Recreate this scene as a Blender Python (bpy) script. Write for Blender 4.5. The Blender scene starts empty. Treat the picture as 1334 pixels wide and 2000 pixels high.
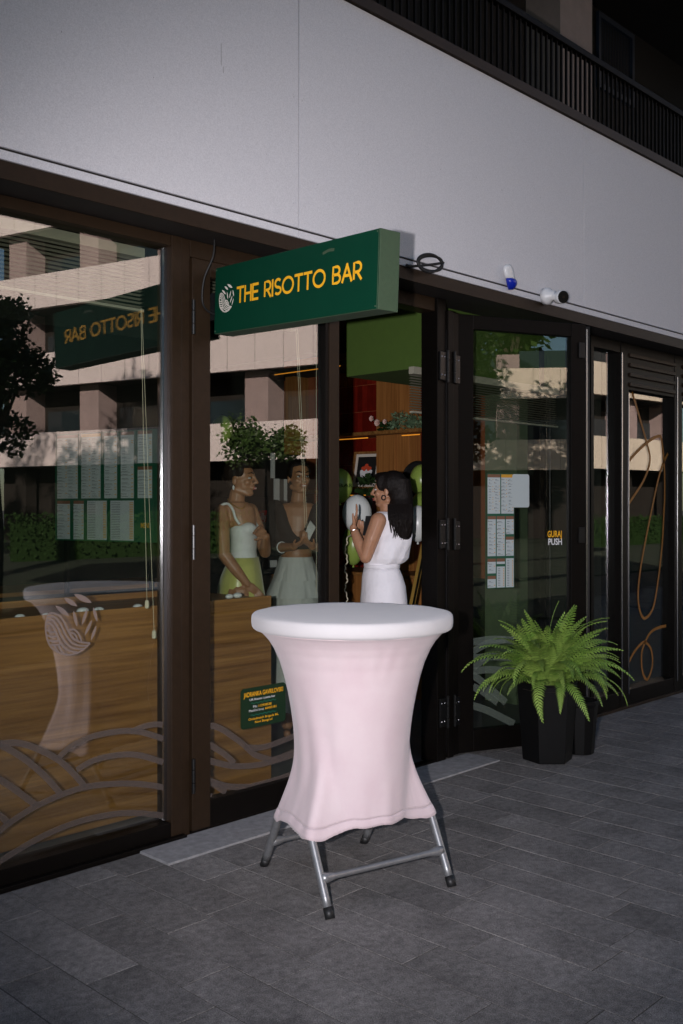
import bpy, bmesh, math, random
from mathutils import Vector, Matrix, noise
R = math.radians
random.seed(7)
sc = bpy.context.scene
COL = sc.collection

# ---------------------------------------------------------------- camera, sky, sun, flash, exposure
CAM_H = 1.54
cam = bpy.data.cameras.new('camera'); cam.lens = 35; cam.sensor_width = 36; cam.sensor_fit = 'AUTO'
cam.shift_y = -0.006; cam.clip_start = 0.05; cam.clip_end = 600
cam_o = bpy.data.objects.new('camera', cam); COL.objects.link(cam_o)
cam_o.location = (0, 0, CAM_H); cam_o.rotation_euler = (R(90), 0, R(-45.8))
sc.camera = cam_o

SUN_EL, SUN_VEC = 19.0, (-0.69, 0.72)         # low sun behind the shop: it lights the houses across the court
world = bpy.data.worlds.new('World'); sc.world = world; world.use_nodes = True
wn = world.node_tree
sky = wn.nodes.new('ShaderNodeTexSky'); sky.sky_type = 'NISHITA'; sky.sun_disc = False
sky.sun_elevation = R(SUN_EL); sky.sun_rotation = math.atan2(SUN_VEC[0], SUN_VEC[1])
sky.air_density = 1.0; sky.dust_density = 0.5; sky.ozone_density = 2.5
wn.links.new(sky.outputs[0], wn.nodes['Background'].inputs[0])
wn.nodes['Background'].inputs[1].default_value = 0.05
sun = bpy.data.lights.new('sun', 'SUN'); sun.energy = 5.0; sun.angle = R(0.5); sun.color = (1, 0.86, 0.76)
sun_o = bpy.data.objects.new('sun', sun); COL.objects.link(sun_o)
ce = math.cos(R(SUN_EL))
sdir = Vector((SUN_VEC[0]*ce, SUN_VEC[1]*ce, math.sin(R(SUN_EL)))).normalized()
sun_o.rotation_euler = (-sdir).to_track_quat('-Z', 'Y').to_euler(); sun_o.location = (0, 0, 30)
# the photographer's flash, 20 cm to the left of the lens: the photograph is plainly lit by it
fl = bpy.data.lights.new('camera_flash', 'SPOT'); fl.energy = 385; fl.color = (1.0, 0.94, 0.985)
fl.spot_size = R(69); fl.spot_blend = 1.0; fl.shadow_soft_size = 0.022
fl_o = bpy.data.objects.new('camera_flash', fl); COL.objects.link(fl_o)
fl_o.location = (-0.137, 0.141, 1.56)
fl_o.rotation_euler = (Vector((3.85, 3.40, 1.50)) - Vector(fl_o.location)).to_track_quat('-Z', 'Y').to_euler()
vs = sc.view_settings
sc.display_settings.display_device = 'sRGB'
vs.view_transform = 'Standard'; vs.look = 'None'; vs.gamma = 1.0; vs.use_curve_mapping = False
vs.exposure = 1.27
try:
    sc.cycles.transparent_max_bounces = 24; sc.cycles.max_bounces = 10
except Exception: pass

# ---------------------------------------------------------------- helpers
_c, _s, _F = math.cos(R(44.2)), math.sin(R(44.2)), 1944.0
def ray(x):
    l = (x-667)/_F; return (_c+_s*l, _s-_c*l)
def on_y(x, y, Y):                             # a point of the upright plane Y
    r = ray(x); d = Y/r[1]; return Vector((r[0]*d, Y, CAM_H+(988-y)*d/_F))
def at(x, y, d):                               # a point at distance d
    r = ray(x); return Vector((r[0]*d, r[1]*d, CAM_H+(988-y)*d/_F))
CR = Vector((_s, -_c, 0)); CF = Vector((_c, _s, 0)); UP = Vector((0, 0, 1))

def wloc(o):
    v = Vector((0, 0, 0))
    while o: v += o.location; o = o.parent
    return v
def tag(o, label=None, cat=None, group=None, kind=None):
    if label: o['label'] = label
    if cat: o['category'] = cat
    if group: o['group'] = group
    if kind: o['kind'] = kind
    return o
def thing(name, label, cat, loc=(0, 0, 0), group=None):
    o = bpy.data.objects.new(name, None); o.empty_display_size = 0.1; COL.objects.link(o); o.location = loc
    return tag(o, label, cat, group)
class MB:
    def __init__(s): s.v = []; s.f = []; s.m = []; s.mi = 0
    def add(s, vs, fs):
        n = len(s.v); s.v += [Vector(p) for p in vs]; s.f += [[i+n for i in f] for f in fs]; s.m += [s.mi]*len(fs); return s
    def box(s, x0, x1, y0, y1, z0, z1):
        return s.add([(x, y, z) for z in (z0, z1) for y in (y0, y1) for x in (x0, x1)],
                     [(0, 2, 3, 1), (4, 5, 7, 6), (0, 1, 5, 4), (2, 6, 7, 3), (0, 4, 6, 2), (1, 3, 7, 5)])
    def obox(s, o, a, b, c):                   # corner o, edge vectors a b c
        o, a, b, c = Vector(o), Vector(a), Vector(b), Vector(c)
        p = [o+i*a+j*b+k*c for k in (0, 1) for j in (0, 1) for i in (0, 1)]
        fs = [(0, 2, 3, 1), (4, 5, 7, 6), (0, 1, 5, 4), (2, 6, 7, 3), (0, 4, 6, 2), (1, 3, 7, 5)]
        if a.cross(b).dot(c) < 0: fs = [f[::-1] for f in fs]
        return s.add(p, fs)
    def tube(s, pts, r, n=8, caps=True):
        pts = [Vector(p) for p in pts]; rs = r if isinstance(r, (list, tuple)) else [r]*len(pts)
        V, Fc = [], []; t0 = (pts[1]-pts[0]).normalized()
        a = t0.orthogonal().normalized()
        for i, p in enumerate(pts):
            t = (pts[min(i+1, len(pts)-1)]-pts[max(i-1, 0)]).normalized()
            a = (a-t*a.dot(t)).normalized(); b = t.cross(a)
            for k in range(n):
                th = 2*math.pi*k/n; V.append(p+(a*math.cos(th)+b*math.sin(th))*rs[i])
        for i in range(len(pts)-1):
            for k in range(n): Fc.append((i*n+k, i*n+(k+1) % n, (i+1)*n+(k+1) % n, (i+1)*n+k))
        if caps: Fc.append(tuple(range(n))[::-1]); Fc.append(tuple(range((len(pts)-1)*n, len(pts)*n)))
        return s.add(V, Fc)
    def loft(s, rings, caps=True):
        n = len(rings[0]); V = [p for r in rings for p in r]; Fc = []
        for i in range(len(rings)-1):
            for k in range(n): Fc.append((i*n+k, i*n+(k+1) % n, (i+1)*n+(k+1) % n, (i+1)*n+k))
        if caps: Fc.append(tuple(range(n))[::-1]); Fc.append(tuple(range((len(rings)-1)*n, len(rings)*n)))
        return s.add(V, Fc)
    def lathe(s, prof, c=(0, 0, 0), n=24, caps=True):
        c = Vector(c)
        return s.loft([[c+Vector((r*math.cos(2*math.pi*k/n), r*math.sin(2*math.pi*k/n), z)) for k in range(n)] for r, z in prof], caps)
    def ball(s, c, rx, ry=None, rz=None, n=12, m=8, ax=None):
        ry = ry or rx; rz = rz or rx; c = Vector(c); ax = ax or (Vector((1, 0, 0)), Vector((0, 1, 0)), UP)
        V = [c-ax[2]*rz]; Fc = []
        for i in range(1, m):
            ph = -math.pi/2+math.pi*i/m
            for k in range(n):
                th = 2*math.pi*k/n
                V.append(c+ax[0]*(rx*math.cos(ph)*math.cos(th))+ax[1]*(ry*math.cos(ph)*math.sin(th))+ax[2]*(rz*math.sin(ph)))
        V.append(c+ax[2]*rz); t = len(V)-1
        for k in range(n):
            Fc.append((0, 1+(k+1) % n, 1+k)); Fc.append((t, t-n+k, t-n+(k+1) % n))
        for i in range(m-2):
            for k in range(n): Fc.append((1+i*n+k, 1+i*n+(k+1) % n, 1+(i+1)*n+(k+1) % n, 1+(i+1)*n+k))
        return s.add(V, Fc)
    def ribbon(s, pts, w, nrm, thick=0.0, taper=False):   # flat strip along pts in the plane with normal nrm
        nrm = Vector(nrm); pts = [Vector(p) for p in pts]; V = []; Fc = []
        for i, p in enumerate(pts):
            t = (pts[min(i+1, len(pts)-1)]-pts[max(i-1, 0)]).normalized(); b = t.cross(nrm).normalized()
            V += [p-b*w/2, p+b*w/2]
        for i in range(len(pts)-1): Fc.append((2*i, 2*i+1, 2*i+3, 2*i+2))
        return s.add(V, Fc)
    def poly(s, pts): return s.add(pts, [tuple(range(len(pts)))])
    def build(s, name, mat, parent=None, smooth=False, bevel=0, local=False):
        me = bpy.data.meshes.new(name); off = wloc(parent) if parent and not local else Vector((0, 0, 0))
        me.from_pydata([p-off for p in s.v], [], s.f)
        for mm in (mat if isinstance(mat, (list, tuple)) else [mat]): me.materials.append(mm)
        if isinstance(mat, (list, tuple)): me.polygons.foreach_set('material_index', s.m)
        if smooth: me.polygons.foreach_set('use_smooth', [True]*len(me.polygons))
        me.update()
        o = bpy.data.objects.new(name, me); COL.objects.link(o); o.parent = parent
        if bevel:
            b = o.modifiers.new('bevel', 'BEVEL'); b.width = bevel; b.segments = 2; b.limit_method = 'ANGLE'
        return o
def spline(pts, k=6):
    pts = [Vector(p) for p in pts]
    if len(pts) < 3: return pts
    out = []
    for i in range(len(pts)-1):
        p0, p1, p2, p3 = pts[max(i-1, 0)], pts[i], pts[i+1], pts[min(i+2, len(pts)-1)]
        for j in range(k):
            t = j/k
            out.append(0.5*((2*p1)+(p2-p0)*t+(2*p0-5*p1+4*p2-p3)*t*t+(3*p1-p0-3*p2+p3)*t**3))
    return out+[pts[-1]]
def text_mb(body, o, u, v, size, sx=1.0, align='CENTER', bold=0.0):
    cu = bpy.data.curves.new('t', 'FONT'); cu.body = body; cu.size = size; cu.align_x = align; cu.fill_mode = 'FRONT'; cu.resolution_u = 3
    cu.offset = bold
    ob = bpy.data.objects.new('t', cu); COL.objects.link(ob)
    dg = bpy.context.evaluated_depsgraph_get(); ev = ob.evaluated_get(dg); me = ev.to_mesh()
    V = [Vector(o)+Vector(u)*(p.co.x*sx)+Vector(v)*p.co.y for p in me.vertices]; Fc = [tuple(p.vertices) for p in me.polygons]
    ev.to_mesh_clear(); bpy.data.objects.remove(ob); bpy.data.curves.remove(cu)
    return V, Fc

# ---------------------------------------------------------------- materials
def mat(name, col, rough=0.6, metal=0.0, var=0.0, scale=6.0, bump=0.0, bscale=80.0, spec=0.5, stretch=None, col2=None, sheen=0.0, sub=0.0, rnd=0.0, rvar=0.0):
    m = bpy.data.materials.new(name); m.use_nodes = True; t = m.node_tree; N = t.nodes; L = t.links
    b = N['Principled BSDF']; b.inputs['Base Color'].default_value = (*col, 1); b.inputs['Roughness'].default_value = rough
    b.inputs['Metallic'].default_value = metal; b.inputs['Specular IOR Level'].default_value = spec
    if sheen: b.inputs['Sheen Weight'].default_value = sheen
    if sub: b.inputs['Subsurface Weight'].default_value = sub; b.inputs['Subsurface Radius'].default_value = (0.01, 0.004, 0.002)
    tc = N.new('ShaderNodeNewGeometry'); mp = N.new('ShaderNodeMapping'); L.new(tc.outputs['Position'], mp.inputs['Vector'])
    if stretch: mp.inputs['Scale'].default_value = stretch
    src = None
    if var or col2:
        n = N.new('ShaderNodeTexNoise'); n.inputs['Scale'].default_value = scale; n.inputs['Detail'].default_value = 8; n.inputs['Roughness'].default_value = 0.62
        L.new(mp.outputs[0], n.inputs['Vector'])
        r = N.new('ShaderNodeValToRGB'); r.color_ramp.elements[0].position = 0.3; r.color_ramp.elements[1].position = 0.72
        c2 = col2 or tuple(min(1, c*(1+var)) for c in col); c1 = col if col2 else tuple(c*(1-var) for c in col)
        r.color_ramp.elements[0].color = (*c1, 1); r.color_ramp.elements[1].color = (*c2, 1)
        L.new(n.outputs['Fac'], r.inputs['Fac']); src = r.outputs[0]
        if rvar:
            mr = N.new('ShaderNodeMapRange'); mr.inputs['To Min'].default_value = rough-rvar; mr.inputs['To Max'].default_value = rough+rvar
            L.new(n.outputs['Fac'], mr.inputs['Value']); L.new(mr.outputs[0], b.inputs['Roughness'])
    if rnd:
        oi = N.new('ShaderNodeObjectInfo'); mr = N.new('ShaderNodeMapRange'); mr.inputs['To Min'].default_value = 1-rnd; mr.inputs['To Max'].default_value = 1+rnd
        L.new(oi.outputs['Random'], mr.inputs['Value'])
        mx = N.new('ShaderNodeMix'); mx.data_type = 'RGBA'; mx.blend_type = 'MULTIPLY'; mx.inputs[0].default_value = 1
        if src: L.new(src, mx.inputs[6])
        else: mx.inputs[6].default_value = (*col, 1)
        L.new(mr.outputs[0], mx.inputs[7]); src = mx.outputs[2]
    if src: L.new(src, b.inputs['Base Color'])
    if bump:
        n2 = N.new('ShaderNodeTexNoise'); n2.inputs['Scale'].default_value = bscale; n2.inputs['Detail'].default_value = 4
        L.new(mp.outputs[0], n2.inputs['Vector'])
        bp = N.new('ShaderNodeBump'); bp.inputs['Strength'].default_value = bump; bp.inputs['Distance'].default_value = 0.01
        L.new(n2.outputs['Fac'], bp.inputs['Height']); L.new(bp.outputs[0], b.inputs['Normal'])
    return m
def glass_mat(name, r0, tint, rough=0.0):
    m = bpy.data.materials.new(name); m.use_nodes = True; t = m.node_tree; N = t.nodes; L = t.links; N.remove(N['Principled BSDF'])
    lw = N.new('ShaderNodeLayerWeight'); lw.inputs['Blend'].default_value = 0.5
    p = N.new('ShaderNodeMath'); p.operation = 'POWER'; p.inputs[1].default_value = 5; L.new(lw.outputs['Facing'], p.inputs[0])
    q = N.new('ShaderNodeMath'); q.operation = 'MULTIPLY_ADD'; q.inputs[1].default_value = 1-r0; q.inputs[2].default_value = r0; L.new(p.outputs[0], q.inputs[0])
    tr = N.new('ShaderNodeBsdfTransparent'); tr.inputs[0].default_value = (*tint, 1)
    gl = N.new('ShaderNodeBsdfGlossy'); gl.inputs['Roughness'].default_value = rough
    mx = N.new('ShaderNodeMixShader'); L.new(q.outputs[0], mx.inputs[0]); L.new(tr.outputs[0], mx.inputs[1]); L.new(gl.outputs[0], mx.inputs[2])
    L.new(mx.outputs[0], N['Material Output'].inputs[0]); return m
def film_mat(name, col, opac):
    m = bpy.data.materials.new(name); m.use_nodes = True; t = m.node_tree; N = t.nodes; L = t.links; N.remove(N['Principled BSDF'])
    tr = N.new('ShaderNodeBsdfTransparent'); df = N.new('ShaderNodeBsdfDiffuse'); df.inputs[0].default_value = (*col, 1)
    mx = N.new('ShaderNodeMixShader'); mx.inputs[0].default_value = opac
    L.new(tr.outputs[0], mx.inputs[1]); L.new(df.outputs[0], mx.inputs[2]); L.new(mx.outputs[0], N['Material Output'].inputs[0]); return m
def emit_mat(name, col, st):
    m = mat(name, col); b = m.node_tree.nodes['Principled BSDF']
    b.inputs['Emission Color'].default_value = (*col, 1); b.inputs['Emission Strength'].default_value = st; return m
def wood_mat(name, c1, c2, axis, sc_=3.0):
    st = {'x': (0.55, 20, 20), 'y': (20, 0.55, 20), 'z': (20, 20, 0.55)}[axis]
    return mat(name, c1, 0.5, 0, 0.3, sc_, 0.12, 14, stretch=st, col2=c2)

M = {}
def stone_mat():
    m = mat('paving_stone', (0.10, 0.10, 0.10), 0.9, spec=0.15, bump=0.5, bscale=130); N = m.node_tree.nodes; L = m.node_tree.links; b = N['Principled BSDF']
    g_ = N.new('ShaderNodeNewGeometry'); oi = N.new('ShaderNodeObjectInfo'); add = N.new('ShaderNodeVectorMath'); add.operation = 'MULTIPLY_ADD'
    cmb = N.new('ShaderNodeCombineXYZ')
    for i in range(3): L.new(oi.outputs['Random'], cmb.inputs[i])
    L.new(cmb.outputs[0], add.inputs[0]); add.inputs[1].default_value = (7, 3, 0); L.new(g_.outputs['Position'], add.inputs[2])
    val = None
    for sc_, det, amp, mid in ((2.6, 6, 0.85, 1.0), (34, 4, 0.75, 1.0), (260, 2, 1.5, 1.0)):
        n = N.new('ShaderNodeTexNoise'); n.inputs['Scale'].default_value = sc_; n.inputs['Detail'].default_value = det; n.inputs['Roughness'].default_value = 0.65; L.new(add.outputs[0], n.inputs['Vector'])
        mr = N.new('ShaderNodeMapRange'); mr.inputs['From Min'].default_value = 0.25; mr.inputs['From Max'].default_value = 0.75; mr.inputs['To Min'].default_value = mid-amp/2; mr.inputs['To Max'].default_value = mid+amp/2; L.new(n.outputs['Fac'], mr.inputs['Value'])
        if val is None: val = mr.outputs[0]
        else:
            mu = N.new('ShaderNodeMath'); mu.operation = 'MULTIPLY'; L.new(val, mu.inputs[0]); L.new(mr.outputs[0], mu.inputs[1]); val = mu.outputs[0]
    mr = N.new('ShaderNodeMapRange'); mr.inputs['To Min'].default_value = 0.92; mr.inputs['To Max'].default_value = 1.08; L.new(oi.outputs['Random'], mr.inputs['Value'])
    mu = N.new('ShaderNodeMath'); mu.operation = 'MULTIPLY'; L.new(val, mu.inputs[0]); L.new(mr.outputs[0], mu.inputs[1])
    mx = N.new('ShaderNodeMix'); mx.data_type = 'RGBA'; mx.blend_type = 'MULTIPLY'; mx.inputs[0].default_value = 1; mx.inputs[6].default_value = (0.172, 0.163, 0.155, 1); L.new(mu.outputs[0], mx.inputs[7]); L.new(mx.outputs[2], b.inputs['Base Color'])
    return m
M['stone'] = stone_mat()
M['grout'] = mat('paving_grout', (0.024, 0.019, 0.012), 0.95, 0, 0.3, 30)
M['kerb'] = mat('threshold_granite', (0.27, 0.268, 0.27), 0.8, 0, 0.25, 26, 0.3, 160)
M['panel'] = mat('white_cement_panel', (0.545, 0.54, 0.56), 0.75, 0, 0.05, 190, 0.06, 240, col2=(0.72, 0.715, 0.735), rnd=0.02, spec=0.2)
M['scuff'] = mat('grey_scuff', (0.25, 0.24, 0.24), 0.9)
M['frame'] = mat('brown_metal_frame', (0.021, 0.012, 0.006), 0.5, 0.0, 0.15, 30, 0.05, 200, spec=0.2)
M['frame_dark'] = mat('dark_anodised_frame', (0.0035, 0.0026, 0.002), 0.45, 0.0, 0.2, 20, spec=0.13)
M['soffit'] = mat('dark_brown_soffit', (0.012, 0.009, 0.007), 0.6, 0, 0.2, 10)
M['steel_edge'] = mat('polished_edge_strip', (0.45, 0.45, 0.47), 0.22, 1.0)
M['rail'] = mat('shade_darkened_railing', (0.0022, 0.0018, 0.0014), 0.6, spec=0.1)  # weak flash up on the balcony is put into this near-black colour
M['blackmetal'] = mat('black_metal', (0.008, 0.008, 0.008), 0.35, 0.2)
M['loggia'] = mat('loggia_painted_shade', (0.0016, 0.0014, 0.0012), 0.9, 0, 0.2, 4)  # shade of the loggia painted in as a near-black base colour
M['pillar'] = mat('beige_pillar_render', (0.20, 0.155, 0.13), 0.85, 0, 0.08, 12)  # beige lowered to imitate the flash falling off up here
M['blue_mesh'] = mat('blue_grille_paint', (0.006, 0.018, 0.04), 0.6)
M['glass'] = glass_mat('window_glass', 0.112, (0.92, 0.95, 0.915))
M['film'] = film_mat('frosted_film', (0.105, 0.085, 0.075), 0.72); M['film_em'] = film_mat('frosted_emblem_film', (0.20, 0.16, 0.145), 0.75)
M['film_leaf'] = film_mat('frosted_film_green', (0.2, 0.24, 0.2), 0.35)
M['sign_green'] = mat('sign_green_face', (0.0012, 0.036, 0.018), 0.6, 0, 0.05, 8, spec=0.1)
M['sign_edge'] = mat('sign_green_edge', (0.036, 0.066, 0.033), 0.7, 0, 0.1, 60, 0.06, 200)
M['yellow'] = mat('yellow_letters', (0.85, 0.42, 0.01), 0.5)
M['cream'] = mat('cream_print', (0.62, 0.58, 0.50), 0.6)
M['white'] = mat('white_print', (0.7, 0.7, 0.7), 0.6)
M['info_green'] = mat('info_sticker_green', (0.002, 0.022, 0.006), 0.5)
M['teal'] = mat('teal_print', (0.01, 0.16, 0.10), 0.5)
M['fabric'] = mat('pale_pink_stretch_fabric', (0.56, 0.445, 0.465), 0.9, 0, 0.02, 7, 0.12, 520, sheen=0.25, col2=(0.60, 0.505, 0.515))
M['fabric_rim'] = mat('white_stretch_fabric', (0.52, 0.505, 0.505), 0.85, 0, 0.02, 9, 0.06, 420, sheen=0.25)
M['steel'] = mat('grey_painted_steel', (0.27, 0.275, 0.28), 0.38, 0.6, 0.15, 40)
M['rubber'] = mat('black_rubber', (0.01, 0.01, 0.01), 0.5)
M['pot'] = mat('black_plastic_pot', (0.0035, 0.0035, 0.0035), 0.55, 0, 0.2, 20, spec=0.2)
M['soil'] = mat('dark_soil', (0.03, 0.018, 0.01), 0.95, 0, 0.4, 60)
M['fern'] = mat('fern_green', (0.10, 0.215, 0.026), 0.55, 0, 0, 9, col2=(0.30, 0.42, 0.085), rnd=0.38)
M['wood_x'] = wood_mat('oak_veneer', (0.14, 0.055, 0.011), (0.37, 0.18, 0.05), 'x', 2.2)
M['wood_z'] = wood_mat('oak_veneer_upright', (0.20, 0.075, 0.016), (0.44, 0.19, 0.05), 'z', 2.6)
M['tile_red'] = mat('glazed_oxblood_tile', (0.15, 0.010, 0.005), 0.25, 0, 0.2, 12, rnd=0.3)
M['tile_grout'] = mat('red_tile_grout', (0.32, 0.09, 0.03), 0.9)
M['int_green'] = mat('olive_green_ceiling_paint', (0.055, 0.105, 0.012), 0.8, 0, 0.06, 20)
M['int_dark'] = mat('dark_green_interior_paint', (0.006, 0.009, 0.005), 0.8, 0, 0.2, 3)
M['int_floor'] = mat('grey_interior_floor_tile', (0.11, 0.11, 0.105), 0.4, 0, 0.15, 5)
M['pale_green'] = mat('pale_green_paint', (0.11, 0.15, 0.085), 0.7, 0, 0.08, 8)
M['led'] = emit_mat('warm_led', (1.0, 0.36, 0.03), 0.22)
M['blind'] = mat('ivory_blind_slat', (0.30, 0.29, 0.22), 0.5)
M['cord'] = mat('ivory_cord', (0.6, 0.55, 0.4), 0.7)
M['pebble'] = mat('white_pebble', (0.62, 0.64, 0.62), 0.35)
M['paper'] = mat('menu_paper', (0.38, 0.43, 0.43), 0.6)
M['paper_g'] = mat('menu_green_ground', (0.006, 0.07, 0.035), 0.6)
M['ink'] = mat('menu_ink', (0.12, 0.14, 0.15), 0.7)
M['ink_b'] = mat('menu_brown', (0.16, 0.075, 0.04), 0.7)
M['ink_y'] = mat('menu_yellow', (0.50, 0.25, 0.02), 0.7)
M['orange'] = mat('orange_line_film', (0.24, 0.10, 0.01), 0.6)
M['skin'] = mat('skin', (0.40, 0.205, 0.118), 0.48, 0, 0.05, 25, 0.03, 300, sub=0.15)
M['skin_tan'] = mat('tanned_skin', (0.30, 0.145, 0.07), 0.45, 0, 0.05, 25, 0.03, 300, sub=0.12)
M['hair'] = mat('dark_hair', (0.006, 0.0035, 0.0025), 0.55, 0, 0, 0, 0.5, 60, spec=0.25, stretch=(6, 6, 0.5))
M['hair_b'] = mat('brown_hair', (0.012, 0.0065, 0.004), 0.55, 0, 0, 0, 0.5, 60, spec=0.25, stretch=(3, 3, 3))
M['cloth_w'] = mat('white_linen', (0.84, 0.82, 0.85), 0.9, 0, 0.04, 14, 0.5, 26, sheen=0.2)
M['cloth_b'] = mat('black_knit', (0.006, 0.0065, 0.0055), 0.9, 0, 0.3, 30, 0.2, 90)
M['corset'] = mat('white_cotton_corset', (0.62, 0.64, 0.62), 0.85, 0, 0.03, 30, 0.25, 60)
M['satin'] = mat('yellow_green_satin', (0.44, 0.44, 0.12), 0.32, 0, 0.15, 5, 0.2, 12, sheen=0.3)
M['gauze'] = mat('off_white_gauze', (0.50, 0.51, 0.48), 0.9, 0, 0.06, 12, 0.4, 30)
M['gold'] = mat('gold_trim', (0.50, 0.30, 0.06), 0.35, 0.7)
M['bal_g'] = mat('olive_latex', (0.24, 0.34, 0.065), 0.3, 0, 0.03, 4)
M['bal_w'] = mat('white_latex', (0.62, 0.65, 0.62), 0.3, 0, 0.02, 4)
M['eye'] = mat('eye_white', (0.6, 0.6, 0.58), 0.3)
M['lip'] = mat('lip', (0.35, 0.06, 0.05), 0.4)
M['red'] = mat('red_print', (0.45, 0.01, 0.012), 0.5)
M['tomato'] = mat('tomato_print', (0.55, 0.06, 0.02), 0.6)
M['black'] = mat('matt_black', (0.006, 0.006, 0.006), 0.6)
M['leaf_dark'] = mat('dark_leaf', (0.02, 0.042, 0.012), 0.9, 0, 0.3, 20, spec=0.05)
M['leaf_pale'] = mat('sage_leaf', (0.16, 0.25, 0.14), 0.6, 0, 0.3, 30)
M['petal'] = mat('pale_pink_petal', (0.75, 0.55, 0.48), 0.6)
M['lawn'] = mat('lawn', (0.011, 0.024, 0.004), 0.95, 0, 0.4, 3, 0.4, 30)
M['court'] = mat('court_paving', (0.10, 0.10, 0.10), 0.9, 0, 0.15, 2)
M['tree_leaf'] = mat('tree_leaf', (0.035, 0.07, 0.012), 0.55, 0, 0.4, 2)
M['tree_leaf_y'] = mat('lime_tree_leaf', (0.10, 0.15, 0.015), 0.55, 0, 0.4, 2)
M['bark'] = mat('bark', (0.06, 0.045, 0.03), 0.95, 0, 0.3, 10, 0.5, 20)
M['band'] = mat('pinkish_white_render', (0.80, 0.69, 0.68), 0.85, 0, 0.04, 1.5)
M['band2'] = mat('cream_render', (0.76, 0.65, 0.53), 0.85, 0, 0.04, 1.5)
M['pier'] = mat('pinkish_pier_render', (0.36, 0.27, 0.26), 0.85, 0, 0.1, 1.5)
M['recess'] = mat('recess_painted_shade', (0.015, 0.011, 0.008), 0.85, 0, 0.2, 2)  # recess shade put into the colour, ground-floor columns included
M['far_glass'] = mat('far_window_glass', (0.02, 0.03, 0.035), 0.08, 0, spec=0.8)
M['plastic_w'] = mat('white_plastic', (0.68, 0.68, 0.68), 0.35)
M['plastic_blue'] = mat('blue_plastic', (0.005, 0.02, 0.35), 0.3)
M['lens'] = mat('black_lens', (0.004, 0.004, 0.004), 0.4, spec=0.2)

# ================================================================ GROUND
g = MB(); g.poly([(-300, -300, -0.012), (300, -300, -0.012), (300, 300, -0.012), (-300, 300, -0.012)])
tag(g.build('ground', M['court']), kind='structure')
pv = MB(); pv.box(-6, 26, -3.6, 3.80, -0.10, -0.0022)
pave = tag(pv.build('pavement', M['grout']), kind='structure')
# stone courses 0.203 m wide run away from the shopfront, random lengths, joints 3 mm
def pj(X, Y):
    d = _c*X+_s*Y; return (667+_F*(_s*X-_c*Y)/d, 988+_F*CAM_H/d, d)
tiles = []
X0 = 1.52-0.2035*24
for i in range(140):
    xa = X0+i*0.2035; y = 3.795; rnd = random.Random(i*13+5)
    y -= rnd.uniform(0, 0.35)
    first = True; ys = [3.795]
    while y > -1.5: ys.append(y); y -= rnd.choice((0.41, 0.52, 0.55, 0.62, 0.64))
    for a, b in zip(ys[1:], ys[:-1]): tiles.append((xa+0.0015, xa+0.2035-0.0015, a+0.0015, b-0.0015))
def vis(t):
    cx_, cy_ = (t[0]+t[1])/2, (t[2]+t[3])/2
    d = _c*cx_+_s*cy_
    if d < 1.2: return 0
    p = pj(cx_, cy_)
    if -160 < p[0] < 1500 and p[1] < 2140: return (t[1]-t[0])*(t[3]-t[2])/d**3
    return 0
tiles.sort(key=vis, reverse=True)
rest = MB()
def stone(mb, t, dz=0.0):
    a, b, c, d = t; z = dz; e = 0.0013
    mb.add([(a, c, -0.0028), (b, c, -0.0028), (b, d, -0.0028), (a, d, -0.0028), (a+e, c+e, z), (b-e, c+e, z), (b-e, d-e, z), (a+e, d-e, z)],
           [(4, 5, 6, 7), (0, 1, 5, 4), (1, 2, 6, 5), (2, 3, 7, 6), (3, 0, 4, 7)])
for k, t in enumerate(tiles):
    dz = random.uniform(-0.0004, 0.0006)
    if k < 300 and vis(t) > 0:
        mb = MB(); stone(mb, t, dz); mb.build('stone', M['stone'], pave)
    else: stone(rest, t, dz)
tag(rest.build('stone', M['stone'], pave), kind='stuff')
# granite threshold strip in front of the doors
for a, b in ((2.54, 3.42), (3.424, 4.30), (4.304, 4.97)):
    t_ = MB(); t_.box(a, b, 3.50, 3.742, -0.004, 0.010)
    t_.build('threshold_slab', M['kerb'], pave, bevel=0.003)

# ================================================================ THE SHOP BUILDING
B = thing('shop_building', 'dark framed shop building with wide off-white panel band above the doors', 'building', (4, 3.56, 0))
PY = 3.56
px_edges = [-2.0, 0.68, 3.36, 6.04, 8.72, 11.4, 14.08]
for a, b in zip(px_edges[:-1], px_edges[1:]):
    m_ = MB(); m_.box(a+0.004, b-0.004, PY, PY+0.012, 2.905, 4.14); m_.build('panel', M['panel'], B)
    m_ = MB(); m_.box(a+0.0025, b-0.0025, PY, PY+0.012, 2.858, 2.893); m_.build('panel_strip', M['panel'], B)
m_ = MB(); m_.box(-2, 14, PY+0.014, PY+0.03, 2.80, 4.13); m_.build('backing', M['soffit'], B)
m_ = MB()
for x in px_edges[1:-1]:
    for dx in (-0.035, 0.035):
        for z in (3.02, 3.55, 4.05): m_.ball((x+dx, PY-0.0005, z), 0.0055, 0.002, 0.0055, 8, 4)
m_.build('rivet', M['panel'], B)['kind'] = 'stuff'
m_ = MB(); rs_ = random.Random(3)
for x, y, l in ((432, 85, .10), (436, 130, .03), (574, 188, .008), (590, 196, .006), (700, 300, .006), (860, 330, .006), (980, 370, .010), (1055, 385, .006), (930, 345, .008), (300, 150, .006), (120, 60, .008), (760, 110, .006), (1200, 560, .008), (620, 360, .005), (520, 300, .005)):
    p = on_y(x, y, PY-0.0006); m_.poly([p+Vector((-.0012, 0, 0)), p+Vector((.0014, 0, 0)), p+Vector((.0020, 0, -l)), p+Vector((-.0006, 0, -l))])
m_.build('scuff', M['scuff'], B)['kind'] = 'stuff'
m_ = MB(); m_.box(-2, 14, PY+0.004, PY+0.013, 2.786, 2.853); m_.build('fascia', M['frame'], B)
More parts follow.
